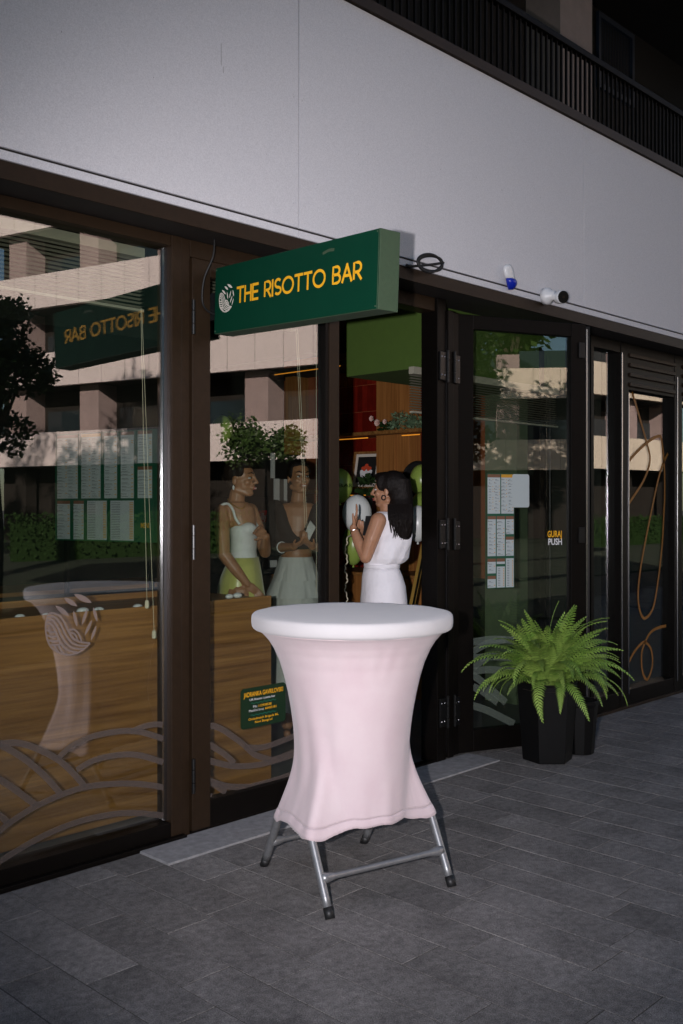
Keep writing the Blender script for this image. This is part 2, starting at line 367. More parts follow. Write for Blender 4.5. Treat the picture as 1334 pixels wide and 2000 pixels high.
m_ = MB(); m_.box(-2, 14, PY+0.013, 3.90, 2.788, 2.80); m_.build('soffit', M['soffit'], B)
m_ = MB(); m_.box(-2, 14, PY-0.02, 3.95, 4.145, 4.175); m_.build('coping', M['frame'], B)
m_ = MB(); m_.box(-2, 14, PY-0.005, 3.72, 4.176, 4.215); m_.build('coping_rail', M['frame'], B)
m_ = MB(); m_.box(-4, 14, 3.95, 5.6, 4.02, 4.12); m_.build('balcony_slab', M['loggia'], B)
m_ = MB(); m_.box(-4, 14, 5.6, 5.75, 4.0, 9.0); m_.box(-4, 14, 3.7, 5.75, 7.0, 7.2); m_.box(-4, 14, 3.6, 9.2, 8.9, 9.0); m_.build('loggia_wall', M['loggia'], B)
for xa, xb, ya in ((7.45, 7.98, 4.62), (-1.0, -0.5, 4.62), (12.3, 12.8, 4.62)):
    m_ = MB(); m_.box(xa, xb, ya, ya+0.35, 4.12, 7.0); m_.build('pillar', M['pillar'], B)
# upper band facing, out of frame above
m_ = MB(); m_.box(-4, 14, 3.6, 3.68, 7.0, 9.0); m_.build('upper_band', M['panel'], B)
# interior shell
m_ = MB(); m_.box(-3.0, 6.6, 9.0, 9.2, 0, 4.0); m_.box(-3.2, -3.0, 3.9, 9.2, 0, 4.0); m_.build('back_wall', M['int_dark'], B)
m_ = MB(); m_.box(6.62, 6.8, 3.86, 9.2, 0, 4.0); m_.build('party_wall', M['int_dark'], B)
m_ = MB(); m_.box(6.47, 6.619, 4.40, 4.70, 0.0, 2.78); m_.build('pilaster', M['pale_green'], B)
m_ = MB(); m_.box(-3.0, 6.62, 3.9, 9.0, 3.0, 3.1); m_.box(6.8, 14, 3.9, 9.0, 3.0, 3.1); m_.build('ceiling', M['int_dark'], B)
m_ = MB(); m_.box(4.89, 6.60, 4.05, 4.71, 2.42, 2.99); m_.build('bulkhead', M['int_green'], B)
m_ = MB(); m_.box(-1.5, 4.2, 5.4, 6.9, 2.62, 2.99); m_.build('dropped_ceiling', M['int_dark'], B)
m_ = MB(); m_.box(13.9, 14.1, 3.9, 9.2, 0, 4.0); m_.box(6.8, 14, 9.0, 9.2, 0, 4.0); m_.build('neighbour_wall', M['int_dark'], B)
fl_ = MB(); fl_.box(-3, 14, 3.80, 9.0, -0.1, 0.0)
tag(fl_.build('interior_floor', M['int_floor']), kind='structure')
# red tile wall: tiles are pieces
m_ = MB(); m_.box(6.60, 6.62, 4.76, 7.2, 0.95, 2.95); tw = m_.build('tile_backing', M['tile_grout'], B)
tm = MB(); tm.box(-0.006, 0.0, -0.028, 0.028, -0.118, 0.118)
tme = None; n_t = 0
for i in range(40):
    for j in range(8):
        yy = 4.80+0.0600*i; zz = 1.07+0.2400*j
        if not (4.95 < yy < 6.75): continue
        if tme is None:
            o = tm.build('tile', M['tile_red'], tw, local=True); tme = o.data
        else:
            o = bpy.data.objects.new('tile', tme); COL.objects.link(o); o.parent = tw
        o.location = Vector((6.599, yy, zz))-wloc(tw)
        o.rotation_euler = (0, random.uniform(-.012, .012), random.uniform(-.012, .012))

# ================================================================ GLAZING
FZ = 2.786
def bars(name, parent, specs, mt, bevel=0.003):
    for s in specs:
        m_ = MB(); m_.box(*s); m_.build(name, mt, parent, bevel=bevel)
GY = 3.79
def pane(parent, x0, x1, z0, z1, y=GY):
    m_ = MB(); m_.box(x0, x1, y, y+0.006, z0, z1); return m_.build('pane', M['glass'], parent)
# large fixed window on the left
W1 = thing('fixed_window', 'large brown framed fixed window left of the doors with frosted wave film', 'window', (1.0, GY, 0))
bars('stile', W1, [(2.733, 2.79, 3.745, 3.86, 0.02, 2.785), (-1.6, -1.5, 3.745, 3.86, 0.02, 2.785)], M['frame'])
bars('bottom_rail', W1, [(-1.498, 2.731, 3.748, 3.86, 0.0, 0.085)], M['frame_dark'])
bars('top_rail', W1, [(-1.498, 2.731, 3.748, 3.86, 2.735, 2.785)], M['frame'])
bars('sill', W1, [(-1.498, 2.80, 3.715, 3.747, 0.0, 0.022)], M['frame_dark'])
m_ = MB(); m_.box(2.716, 2.7325, 3.780, 3.796, 0.09, 2.73); m_.build('glazing_bead', M['steel_edge'], W1)
p1 = pane(W1, -1.5, 2.733, 0.085, 2.735)
FY = GY-0.0012
crop = lambda pts, s, ox, oy: [on_y(ox+x/s, oy+y/s, FY) for x, y in pts]
def film_strip(parent, pts, w, mt=None, clipx=None):
    pp = spline(pts)
    if clipx: pp = [p for p in pp if clipx[0] <= p.x <= clipx[1] and p.z > clipx[2]]
    if len(pp) < 2: return
    m_ = MB(); m_.ribbon(pp, w, (0, 1, 0)); return m_.build('wave_film', mt or M['film'], parent)
k6 = 3.924
LW = [[(-300, 420), (-150, 330), (0, 285), (150, 280), (300, 330), (450, 410), (560, 510), (650, 612)],
      [(-60, 270), (40, 312), (200, 410), (350, 540), (462, 665)], [(-150, 470), (0, 560), (120, 640), (270, 752)], [(-120, 760), (-10, 830), (60, 888)],
      [(-120, 1060), (-10, 960), (100, 870), (280, 760), (480, 670), (680, 610), (900, 590), (1100, 595), (1330, 632)],
      [(450, 390), (550, 300), (700, 230), (900, 190), (1050, 190), (1200, 230), (1330, 278)],
      [(1000, 192), (1100, 152), (1200, 135), (1330, 150)], [(585, 485), (720, 410), (900, 370), (1050, 370), (1200, 410), (1330, 455)],
      [(-100, 1250), (-10, 1190), (150, 1090), (350, 980), (600, 880), (850, 825), (1050, 815), (1330, 842)]]
for k, l in enumerate(LW):
    q = [p+Vector((0, -0.00018*k, 0)) for p in crop(l, k6, 0, 1380)]
    film_strip(p1, q, 0.027, clipx=(-1, 2.731, 0.087))
# the rice-bowl emblem, unit coordinates
EM_G = [((390, 75), (600, 185), 62), ((280, 110), (430, 210), 52), ((180, 185), (340, 310), 50), ((385, 255), (430, 435), 40), ((550, 240), (485, 420), 40), ((615, 235), (665, 400), 40), ((605, 370), (515, 540), 38), ((655, 440), (590, 600), 36)]
EM_S = [[(100, 285), (75, 400), (95, 540), (150, 640), (260, 710), (370, 728), (480, 700), (580, 628)],
        [(100, 272), (150, 262), (230, 300), (290, 390), (330, 480), (390, 560), (470, 605), (580, 628)],
        [(95, 300), (170, 305), (240, 390), (290, 500), (360, 595), (450, 640), (548, 652)],
        [(90, 335), (150, 340), (205, 420), (255, 530), (325, 625), (410, 668), (505, 682)],
        [(90, 372), (140, 385), (180, 460), (225, 570), (290, 655), (370, 698), (430, 712)],
        [(330, 455), (400, 465), (455, 530), (478, 600)], [(345, 492), (400, 512), (435, 585)], [(335, 470), (355, 530), (400, 575)],
        [(85, 430), (120, 460), (178, 465)], [(85, 490), (130, 510), (196, 512)], [(98, 545), (150, 560), (215, 562)], [(115, 600), (170, 606), (238, 604)], [(165, 610), (195, 660), (215, 690)], [(215, 615), (240, 665), (265, 705)]]
def emblem(mb, o, u, v, rad, nrm, sw=0.062):
    P = lambda p: Vector(o)+Vector(u)*((p[0]-370)/310*rad)+Vector(v)*(-(p[1]-400)/330*rad)
    j = 0
    for a, b, w in EM_G:
        A_, B_ = P(a), P(b); d = B_-A_; s_ = d.normalized().cross(Vector(nrm)).normalized(); n = 8; hw = w/330*rad*0.5
        mb.poly([A_+d*(i/n)+s_*hw*math.sin(math.pi*i/n)**0.8 for i in range(n+1)]+[A_+d*(i/n)-s_*hw*math.sin(math.pi*i/n)**0.8 for i in range(n-1, 0, -1)])
    for l in EM_S:
        j += 1
        mb.ribbon([p-Vector(nrm)*(-0.00008*j) for p in spline([P(p) for p in l], 4)], sw*rad, nrm)
m_ = MB(); emblem(m_, (2.245, FY-0.0006, 1.035), (1, 0, 0), UP, 0.130, (0, -1, 0)); m_.build('emblem_film', M['film_em'], p1)

# glazed door next to it
W2 = thing('glazed_door', 'brown framed glazed door with hinges behind the round table', 'door', (3.3, GY, 0))
bars('jamb', W2, [(2.793, 2.842, 3.752, 3.86, 0.0, 2.785)], M['frame'])
bars('stile', W2, [(2.846, 2.952, 3.738, 3.80, 0.02, 2.70), (3.752, 3.828, 3.738, 3.80, 0.02, 2.70)], M['frame'])
bars('stile', W2, [(3.726, 3.7515, 3.742, 3.80, 0.14, 2.63)], M['frame_dark'])
bars('bottom_rail', W2, [(2.9525, 3.7515, 3.740, 3.80, 0.02, 0.145)], M['frame_dark'])
bars('top_rail', W2, [(2.9525, 3.7515, 3.740, 3.80, 2.625, 2.70)], M['frame'])
bars('head', W2, [(2.843, 4.66, 3.752, 3.86, 2.705, 2.785)], M['frame'])
bars('sill_track', W2, [(2.843, 4.66, 3.745, 3.80, -0.003, 0.018)], M['frame_dark'])
p2 = pane(W2, 2.952, 3.726, 0.145, 2.625, 3.772)
FY2 = 3.7708
k7 = 7.41
RW = [[(0, 290), (120, 280), (250, 330), (400, 430), (560, 550), (700, 680), (850, 740), (1000, 765), (1300, 650), (1600, 520)],
      [(600, 590), (800, 590), (1000, 540), (1300, 420), (1600, 280)], [(0, 500), (150, 600), (300, 700), (430, 820)],
      [(0, 760), (200, 820), (430, 860), (700, 850), (950, 800), (1300, 690), (1600, 560)], [(0, 1050), (200, 1120), (400, 1160), (700, 1150), (950, 1080), (1200, 1000), (1600, 850)],
      [(130, 1120), (370, 1290)], [(0, 1290), (200, 1320)]]
for k, l in enumerate(RW):
    q = [on_y(400+x/k7, 1380+y/k7, FY2-0.00018*k) for x, y in l]
    q = spline([q[0]+(q[0]-q[1])*0.1]+q)
    film_strip(p2, q, 0.030, clipx=(2.953, 3.725, 0.146))
def hinge(parent, x, y, z, L=0.16, r=0.009):
    m_ = MB()
    for a, b in ((0, .3), (.32, .68), (.70, 1)): m_.lathe([(r, z-L/2+L*a), (r, z-L/2+L*b)], (x, y, 0), 10)
    m_.build('hinge', M['blackmetal'], parent, smooth=False)
for z in (0.28, 1.37, 2.42): hinge(W2, 2.8445, 3.728, z)
# company sticker on the door glass
def rrect(x0, x1, z0, z1, r, y, n=5):
    pts = []
    for cx_, cz_, a0 in ((x1-r, z1-r, 0), (x0+r, z1-r, 90), (x0+r, z0+r, 180), (x1-r, z0+r, 270)):
        for i in range(n+1): a = R(a0+90*i/n); pts.append((cx_+r*math.cos(a), y, cz_+r*math.sin(a)))
    return pts
IS = MB(); yS = FY2-0.0035
pts = rrect(3.163, 3.462, 0.437, 0.637, 0.020, yS)[::-1]
IS.loft([[Vector(p)+Vector((0, 0.0015, 0)) for p in pts], [Vector(p) for p in pts]])
st = IS.build('company_sticker', M['info_green'], p2); st['label'] = 'dark green company sticker with yellow and white lettering'
def put_text(name, parent, body, x, z, h, w, mt, y, u=(1, 0, 0), bold=0.0, o=None, v=UP):
    V, Fc = text_mb(body, (0, 0, 0), (1, 0, 0), (0, 1, 0), 1.0, bold=bold)
    xs = [p.x for p in V]; ys = [p.y for p in V]; k = w/(max(xs)-min(xs)); kz = h/0.73; mid = (max(xs)+min(xs))/2
    u = Vector(u); o = Vector(o) if o else Vector((x, y, z))
    mb = MB(); mb.add([o+u*((p.x-mid)*k)+Vector(v)*(p.y*kz) for p in V], Fc); return mb.build(name, mt, parent)
yT = yS-0.001
put_text('lettering', st, 'JADRANKA GAVRILOVSKI', 3.3125, 0.593, 0.024, 0.262, M['yellow'], yT, bold=0.012)
put_text('lettering', st, 'UR Risoto i pasta bar', 3.305, 0.572, 0.0115, 0.17, M['white'], yT, bold=0.01)
put_text('lettering', st, 'Pib:', 3.257, 0.5355, 0.012, 0.028, M['white'], yT)
put_text('lettering', st, '112938538', 3.322, 0.5355, 0.012, 0.085, M['yellow'], yT, bold=0.012)
put_text('lettering', st, 'Matični broj:', 3.265, 0.517, 0.012, 0.098, M['white'], yT)
put_text('lettering', st, '66455181', 3.360, 0.517, 0.012, 0.075, M['yellow'], yT, bold=0.012)
put_text('lettering', st, 'Omladinskih Brigada 86,', 3.3125, 0.4755, 0.012, 0.20, M['yellow'], yT, bold=0.008)
put_text('lettering', st, 'Novi Beograd', 3.3125, 0.4575, 0.012, 0.115, M['yellow'], yT, bold=0.008)
for z in (0.558, 0.499):
    m_ = MB(); m_.ribbon([(3.228+0.0042*i, yT, z+0.0035*math.sin(i*0.95)) for i in range(41)], 0.0025, (0, 1, 0)); m_.build('wavy_rule', M['teal'], st)

# hinge post between the doorway and the folding leaves
W3 = thing('door_post', 'dark hinge post with black hinge plates right of the open doorway', 'door post', (4.77, GY, 0))
bars('post', W3, [(4.663, 4.745, 3.735, 3.86, 0.0, 2.785), (4.748, 4.80, 3.72, 3.80, 0.02, 2.72), (4.803, 4.872, 3.738, 3.80, 0.02, 2.72)], M['frame_dark'])
for z in (0.30, 1.37, 2.38):
    for x0, dz in ((4.675, 0), (4.806, -0.01)):
        m_ = MB(); m_.box(x0, x0+0.058, 3.718 if x0 > 4.8 else 3.722, 3.7345, z-0.085+dz, z+0.085+dz); pl = m_.build('hinge_plate', M['blackmetal'], W3, bevel=0.002)
        m_ = MB()
        for sx in (0.015, 0.042):
            for sz in (-0.055, 0.055): m_.ball((x0+sx, (3.718 if x0 > 4.8 else 3.722)-0.001, z+sz+dz), 0.0058, 0.003, 0.0058, 8, 4)
        m_.build('screw', M['steel_edge'], pl)
    hinge(W3, 4.742, 3.718, z, 0.19, 0.010); hinge(W3, 4.802, 3.711, z, 0.19, 0.009)
bars('edge_strip', W3, [(4.7455, 4.7475, 3.733, 3.738, 0.05, 2.6)], M['steel_edge'], 0)

# two leaves of the folding door standing out in a V
HA, HB, HC = Vector((4.885, 3.775, 0)), Vector((5.77, 3.405, 0)), Vector((6.43, 3.785, 0))
LF = thing('folding_door', 'dark folding door half open in a V with menus on its glass', 'door', HA)
def leaf(parent, A_, B_, sw, z0=0.02, z1=2.72, th=0.055, mt='frame_dark'):
    u = (B_-A_).normalized(); L_ = (B_-A_).length; n = u.cross(UP)      # n points to the court
    def b(name, a0, a1, c0, c1, t=th, m=mt):
        mb = MB(); mb.obox(A_+u*a0-n*t/2+UP*c0, u*(a1-a0), n*t, UP*(c1-c0)); return mb.build(name, M[m], parent, bevel=0.003)
    b('stile', 0, sw, z0, z1); b('stile', L_-sw, L_, z0, z1)
    b('bottom_rail', sw+.0005, L_-sw-.0005, z0, z0+0.135, th-.004); b('top_rail', sw+.0005, L_-sw-.0005, z1-0.085, z1, th-.004)
    mb = MB(); mb.obox(A_+u*sw-n*0.003+UP*(z0+.135), u*(L_-2*sw), n*0.006, UP*(z1-.085-z0-.135))
    return mb.build('pane', M['glass'], parent), u, n
pl1, u1, n1 = leaf(LF, HA, HB, 0.115)
pl2, u2, n2 = leaf(LF, HB+Vector((0.045, 0.01, 0)), HC, 0.10)
m_ = MB(); m_.obox(HB+u1*0.0-n1*0.02+UP*0.03, u1*0.012, n1*0.05, UP*2.66); m_.build('edge_strip', M['steel_edge'], LF)
for z in (0.35, 1.37, 2.38): hinge(LF, HB.x+0.02, HB.y-0.012, z, 0.16, 0.010)
for z in (2.5, 1.3):
    m_ = MB(); m_.obox(HB-u1*0.06+n1*0.0285+UP*z, u1*0.045, n1*0.008, UP*0.10); m_.build('latch', M['blackmetal'], LF, bevel=0.002)
def on_leaf(x, y, off=0.0):
    r = ray(x); rv = Vector((r[0], r[1], 0)); q = HA+n1*off
    d = (q.x*u1.y-q.y*u1.x)/(rv.x*u1.y-rv.y*u1.x)
    return Vector((rv.x*d, rv.y*d, CAM_H+(988-y)*d/_F))
def leaf_coord(x, y):
    p = on_leaf(x, y, 0.004); return ((p-HA).dot(u1), p.z)
def leaf_pt(a, z, off): return HA+u1*a+n1*off+UP*z
def leaf_rect(mb, a0, a1, z0, z1, off): mb.poly([leaf_pt(a0, z0, off), leaf_pt(a1, z0, off), leaf_pt(a1, z1, off), leaf_pt(a0, z1, off)])
# menus on the leaf glass: flat print as thin sheets
def menu(parent, P, a0, a1, z0, z1, rows, seed, nrm_off, name='menu'):
    rr = random.Random(seed)
    gq = MB(); gq.poly([P(a0, z0, nrm_off), P(a1, z0, nrm_off), P(a1, z1, nrm_off), P(a0, z1, nrm_off)])
    g_ = gq.build(name, M['paper_g'], parent); g_['label'] = 'printed menu sheets on a green ground'
    mbs = {k: MB() for k in ('paper', 'ink', 'ink_b', 'ink_y')}
    def rect(k, b0, b1, c0, c1, o): mbs[k].poly([P(b0, c0, nrm_off+o), P(b1, c0, nrm_off+o), P(b1, c1, nrm_off+o), P(b0, c1, nrm_off+o)])
    H_ = z1-z0; Wd = a1-a0
    for (fx0, fx1, fz0, fz1, head, kind) in rows:
        b0, b1 = a0+Wd*fx0+Wd*.018, a0+Wd*fx1-Wd*.018; c0, c1 = z0+H_*fz0+H_*.006, z0+H_*fz1-H_*.006
        hh = 0.020 if head else 0
        rect('paper', b0, b1, c0, c1-hh, 0.0006)
        if head: rect(head, b0, b1, c1-hh, c1, 0.0006)
        ncol = 2 if kind == 2 else 1
        for ci in range(ncol):
            e0 = b0+(b1-b0)*ci/ncol+0.004; e1 = b0+(b1-b0)*(ci+1)/ncol-0.004; z = c1-hh-0.012
            while z > c0+0.012:
                wl = rr.uniform(0.35, 0.62) if kind != 3 else 0.42
                rect('ink', e0+0.005, e0+(e1-e0)*wl, z-0.0032, z, 0.0011)
                if rr.random() < .7 or kind == 3: rect('ink_y', e1-(e1-e0)*0.17, e1-0.001, z-0.0042, z+0.0006, 0.0011)
                if rr.random() < .6 and kind != 3:
                    z -= 0.0075; rect('ink', e0+0.005, e0+(e1-e0)*rr.uniform(.6, .9), z-0.0018, z, 0.0011)
                if rr.random() < .4 and kind != 3: rect('ink_b', e0-0.001, e0+0.003, z-0.003, z+0.005, 0.0012)
                z -= 0.0105 if kind == 3 else rr.uniform(0.012, 0.02)
    for k, nm in (('paper', 'sheet'), ('ink', 'print'), ('ink_b', 'print'), ('ink_y', 'print')):
        if mbs[k].f: mbs[k].build(nm, M[k], g_)
    return g_
a_l, zt = leaf_coord(951, 926); a_r, zb = leaf_coord(1004, 1143)
ROWS = [(0, .5, .645, 1, 'ink_b', 2), (.5, 1, .645, 1, 'ink_y', 2), (0, .335, .275, .635, 'ink_b', 1), (.335, .67, .275, .635, 'ink_b', 1), (.67, 1, .465, .635, 'ink_b', 1), (.67, 1, .275, .455, 'ink_b', 1),
        (0, .335, .125, .265, 'ink_b', 1), (0, .335, 0, .115, 'ink_b', 1), (.335, .67, .205, .265, 'ink_b', 1), (.335, .67, 0, .195, None, 3), (.67, 1, 0, .265, None, 3)]
menu(pl1, leaf_pt, a_l, a_r, zb-0.015, zt+0.004, ROWS, 3, 0.0050)
al2, zt2 = leaf_coord(1000, 926); ar2, zb2 = leaf_coord(1033, 991)
pp = rrect(al2, ar2, zb2, zt2, 0.014, 0)
m_ = MB(); m_.poly([leaf_pt(p[0], p[2], 0.0072) for p in pp]); m_.build('blank_sticker', M['paper'], pl1)
ag, zg = leaf_coord(1083, 1050)
put_text('lettering', pl1, 'GURAJ', 0, 0, 0.042, 0.110, M['yellow'], 0, u=u1, bold=0.02, o=leaf_pt(ag, zg+0.004, 0.005))
put_text('lettering', pl1, 'PUSH', 0, 0, 0.042, 0.105, M['white'], 0, u=u1, bold=0.02, o=leaf_pt(ag+0.004, zg-0.046, 0.005))
LD = [[(855, 470), (1000, 445), (1160, 428), (1400, 440)], [(855, 610), (960, 540), (1100, 470), (1300, 430)], [(850, 662), (1000, 648), (1130, 640), (1400, 650)], [(870, 800), (1000, 700), (1120, 640)], [(865, 825), (1000, 805), (1130, 800), (1400, 820)],
      [(880, 850), (1000, 940), (1125, 1045), (1300, 1200)], [(855, 985), (950, 1030), (1010, 1060), (1200, 1200)], [(855, 1225), (1000, 1270), (1125, 1320), (1400, 1460)]]
for k, l in enumerate(LD):
    q = [on_leaf(780+x/6.25, 1180+y/6.25, 0.0042+0.0002*k) for x, y in l]
    q = [p for p in spline(q) if 0.117 < (p-HA).dot(u1) < (HB-HA).length-0.117 and p.z > 0.16]
    m_ = MB(); m_.ribbon(q, 0.045, n1); m_.build('wave_film', M['film_leaf'], pl1)

m_ = MB(); m_.box(6.24, 6.30, 4.04, 4.10, 0.0, 2.70); m_.build('inner_stile', M['frame_dark'], LF, bevel=0.003)
m_ = MB(); m_.box(6.34, 6.346, 4.05, 4.07, 0.05, 2.65); m_.box(6.395, 6.401, 4.05, 4.07, 0.05, 2.65); m_.build('inner_edge', M['steel_edge'], LF)
m_ = MB(); m_.box(6.347, 6.394, 4.055, 4.10, 0.0, 2.70); m_.build('inner_stile', M['frame_dark'], LF)
# fixed panes further right
W4 = thing('neighbour_window', 'dark framed window with a thin orange line drawing right of the fern', 'window', (7.2, GY, 0))
bars('mullion', W4, [(6.435, 6.478, 3.735, 3.86, 0.0, 2.785), (6.877, 6.996, 3.735, 3.86, 0.0, 2.785), (7.765, 7.90, 3.735, 3.86, 0.0, 2.785), (9.2, 9.3, 3.735, 3.86, 0.0, 2.785), (11.0, 11.1, 3.735, 3.86, 0.0, 2.785)], M['frame_dark'])
bars('edge_strip', W4, [(6.878, 6.890, 3.728, 3.734, 0.1, 2.7), (6.982, 6.992, 3.728, 3.734, 0.1, 2.4), (7.80, 7.809, 3.728, 3.734, 0.1, 2.6)], M['steel_edge'], 0.001)
spans = ((6.478, 6.877), (6.996, 7.765), (7.90, 9.2), (9.3, 11.0), (11.1, 13.9))
for a, b in spans:
    bars('bottom_rail', W4, [(a+.0005, b-.0005, 3.74, 3.86, 0.0, 0.13)], M['frame_dark'])
    zt_ = 2.70 if a < 6.5 else 2.43
    bars('top_rail', W4, [(a+.0005, b-.0005, 3.74, 3.86, zt_, 2.785)], M['frame_dark'])
    if a > 6.5:
        for i in range(4): bars('louvre', W4, [(a+.002, b-.002, 3.722, 3.7395, 2.455+i*0.075, 2.485+i*0.075)], M['frame'], 0.004)
    pz = pane(W4, a, b, 0.13, zt_)
    if abs(a-6.996) < .01: p4 = pz
bars('sill', W4, [(6.44, 13.9, 3.71, 3.734, 0.0, 0.02)], M['frame'], 0.002)
c3 = lambda l: [(1120+x/5.556, 640+y/5.556) for x, y in l]; c4 = lambda l: [(1120+x/5.262, 1000+y/5.262) for x, y in l]
SQ = [c3([(635, 695), (720, 980), (800, 1270), (830, 1400), (815, 1520), (750, 1680), (640, 1850), (552, 1980)]),
      c3([(552, 1520), (640, 1400), (760, 1280), (850, 1210), (920, 1180), (955, 1210), (985, 1500), (990, 1800)])+c4([(930, 0), (910, 350), (870, 700), (820, 980), (740, 1090), (690, 1040), (665, 880), (680, 650), (730, 350), (800, 0)])+c3([(920, 1650), (980, 1460), (1050, 1320), (1135, 1185)]),
      c4([(512, 1790), (540, 1640), (600, 1480), (680, 1370), (740, 1340), (800, 1420), (810, 1580), (760, 1720), (710, 1640), (700, 1460), (740, 1330), (800, 1230), (900, 1180), (1050, 1160)])]
for k, l in enumerate(SQ):
    q = [p for p in spline([on_y(x, y, GY-0.0015-0.0004*k) for x, y in l]) if 6.998 < p.x < 7.764]
    m_ = MB(); m_.ribbon(q, 0.024, (0, 1, 0)); m_.build('line_drawing', M['orange'], p4)

# ================================================================ BALCONY RAILING
RL = thing('balcony_railing', 'shade-darkened balcony railing with upright bars above the white panels', 'railing', (5, 3.66, 4.215))
m_ = MB(); m_.box(-2, 14, 3.635, 3.685, 4.69, 4.735); m_.build('handrail', M['rail'], RL, bevel=0.004)
m_ = MB(); m_.box(-2, 14, 3.65, 3.67, 4.25, 4.27); m_.build('bottom_rail', M['rail'], RL)
bme = None
for i in range(130):
    x = 3.0+0.062*i
    if bme is None:
        m_ = MB(); m_.box(x-0.006, x+0.006, 3.652, 3.668, 4.2155, 4.69); o = m_.build('bar', M['rail'], RL); bme = o.data; x_0 = x
    else:
        o = bpy.data.objects.new('bar', bme); COL.objects.link(o); o.parent = RL; o.location = (x-x_0, 0, 0)
GR = thing('window_grille', 'blue framed wire grille high on the dark balcony wall', 'grille', (9.1, 5.58, 6.1))
x0, x1, z0, z1 = 9.75, 10.55, 6.12, 6.95
for s in ((x0, x0+.05, 5.56, 5.598, z0, z1), (x1-.05, x1, 5.56, 5.598, z0, z1), (x0+.05, x1-.05, 5.56, 5.598, z0, z0+.06), (x0+.05, x1-.05, 5.56, 5.598, z1-.06, z1)):
    m_ = MB(); m_.box(*s); m_.build('frame', M['blue_mesh'], GR)
m_ = MB()
for i in range(1, 20): m_.box(x0+.05+i*.035, x0+.054+i*.035, 5.57, 5.575, z0+.06, z1-.06)
m_.build('wire', M['blue_mesh'], GR)['kind'] = 'stuff'

# ================================================================ PROJECTING SIGN
Lb, Rb = Vector((2.975, 3.735, 2.356)), Vector((2.862, 2.585, 2.302))
SG = thing('projecting_sign', 'dark green projecting box sign with yellow shop lettering above the door', 'sign', Lb)
us = (Rb-Lb).normalized(); Ls = (Rb-Lb).length; hs = 0.312; vsn = Vector((0, 0, 1)); vsn = (vsn-us*vsn.dot(us)).normalized()
ns = us.cross(vsn)                         # front face normal (towards the viewer)
if ns.x > 0: ns = -ns
th = 0.105
m_ = MB(); m_.obox(Lb, us*Ls, -ns*th, vsn*hs); box = m_.build('sign_box', M['sign_edge'], SG, bevel=0.002)
m_ = MB(); m_.obox(Lb+us*0.002+vsn*0.002+ns*0.0002, us*(Ls-0.004), ns*0.004, vsn*(hs-0.004)); face = m_.build('sign_face', M['sign_green'], SG, bevel=0.001)
fo = Lb+ns*0.0052
SP = lambda a, b: fo+us*a+vsn*b
# stroke letters (unit height 1), advance
LT = {'T': ([[(0, 1), (.62, 1)], [(.31, 1), (.31, 0)]], .62), 'H': ([[(0, 0), (0, 1)], [(.6, 0), (.6, 1)], [(0, .5), (.6, .5)]], .6), 'E': ([[(.5, 1), (0, 1), (0, 0), (.5, 0)], [(0, .5), (.46, .5)]], .5),
      'I': ([[(0, 0), (0, 1)]], 0.02), 'A': ([[(0, 0), (.36, 1), (.72, 0)], [(.14, .34), (.58, .34)]], .72)}
arc = lambda cx_, cy_, rx, ry, a0, a1, n=14: [(cx_+rx*math.cos(R(a0+(a1-a0)*i/n)), cy_+ry*math.sin(R(a0+(a1-a0)*i/n))) for i in range(n+1)]
LT['O'] = ([arc(.48, .5, .48, .5, 0, 360, 28)], .96)
LT['R'] = ([[(0, 0), (0, 1), (.28, 1)]+arc(.28, .72, .27, .28, 90, -90)[1:]+[(0, .44)], [(.26, .44), (.56, 0)]], .56)
LT['B'] = ([[(0, .52), (0, 1), (.28, 1)]+arc(.28, .76, .24, .24, 90, -90)[1:]+[(0, .52)], [(0, .52), (.3, .52)]+arc(.3, .26, .28, .26, 90, -90)[1:]+[(0, 0), (0, .52)]], .58)
LT['S'] = ([arc(.3, .74, .26, .26, 35, 270, 14)+arc(.3, .26, .28, .22, 90, -145, 14)[1:]], .56)
word = 'THE RISOTTO BAR'; gap, spc = .19, .50
tot = sum((LT[c][1]+gap) if c != ' ' else spc for c in word)-gap
x_a, x_b = 0.165*Ls, 0.912*Ls; kx = (x_b-x_a)/tot; hh = 0.066; base = 0.130
cx_ = 0.0; lw = 0.0118; n_ch = 0
for ch in word:
    if ch == ' ': cx_ += spc; continue
    mb = MB(); j = 0
    for stk in LT[ch][0]:
        pts = [SP(x_a+(cx_+p[0])*kx, base+p[1]*hh)+ns*(0.00015*j) for p in stk]; j += 1
        if len(stk) == 2 or len(stk) < 9:
            for i in range(len(pts)-1):
                d = (pts[i+1]-pts[i]).normalized()*lw*0.42
                mb.ribbon([pts[i]-d+ns*0.0001*i, pts[i+1]+d+ns*0.0001*i], lw, ns)
        else: mb.ribbon(pts, lw, ns)
    o = mb.build('letter', M['yellow'], face)
    cx_ += LT[ch][1]+gap
m_ = MB(); emblem(m_, SP(0.088*Ls, 0.160), us, vsn, 0.064, ns, 0.075); m_.build('emblem', M['cream'], face)
m_ = MB()
for a_ in (0.012, Ls-0.012):
    for b_ in (0.012, hs-0.012): m_.ball(SP(a_, b_), 0.0035, 0.0035, 0.0035, 8, 4)
m_.build('screw', M['sign_edge'], face)
m_ = MB(); m_.obox(SP(Ls-0.0035, 0.002), us*0.0035, ns*0.0012, vsn*(hs-0.004)); m_.build('edge_trim', M['sign_edge'], SG)
m_ = MB(); m_.ribbon(spline([SP(Ls*.70, .262), SP(Ls*.735, .270), SP(Ls*.765, .268)], 4), .012, ns); m_.build('scuff', M['sign_edge'], face)
m_ = MB(); m_.box(2.99, 3.06, 3.735, 3.79, 2.43, 2.56); m_.build('bracket', M['blackmetal'], SG)
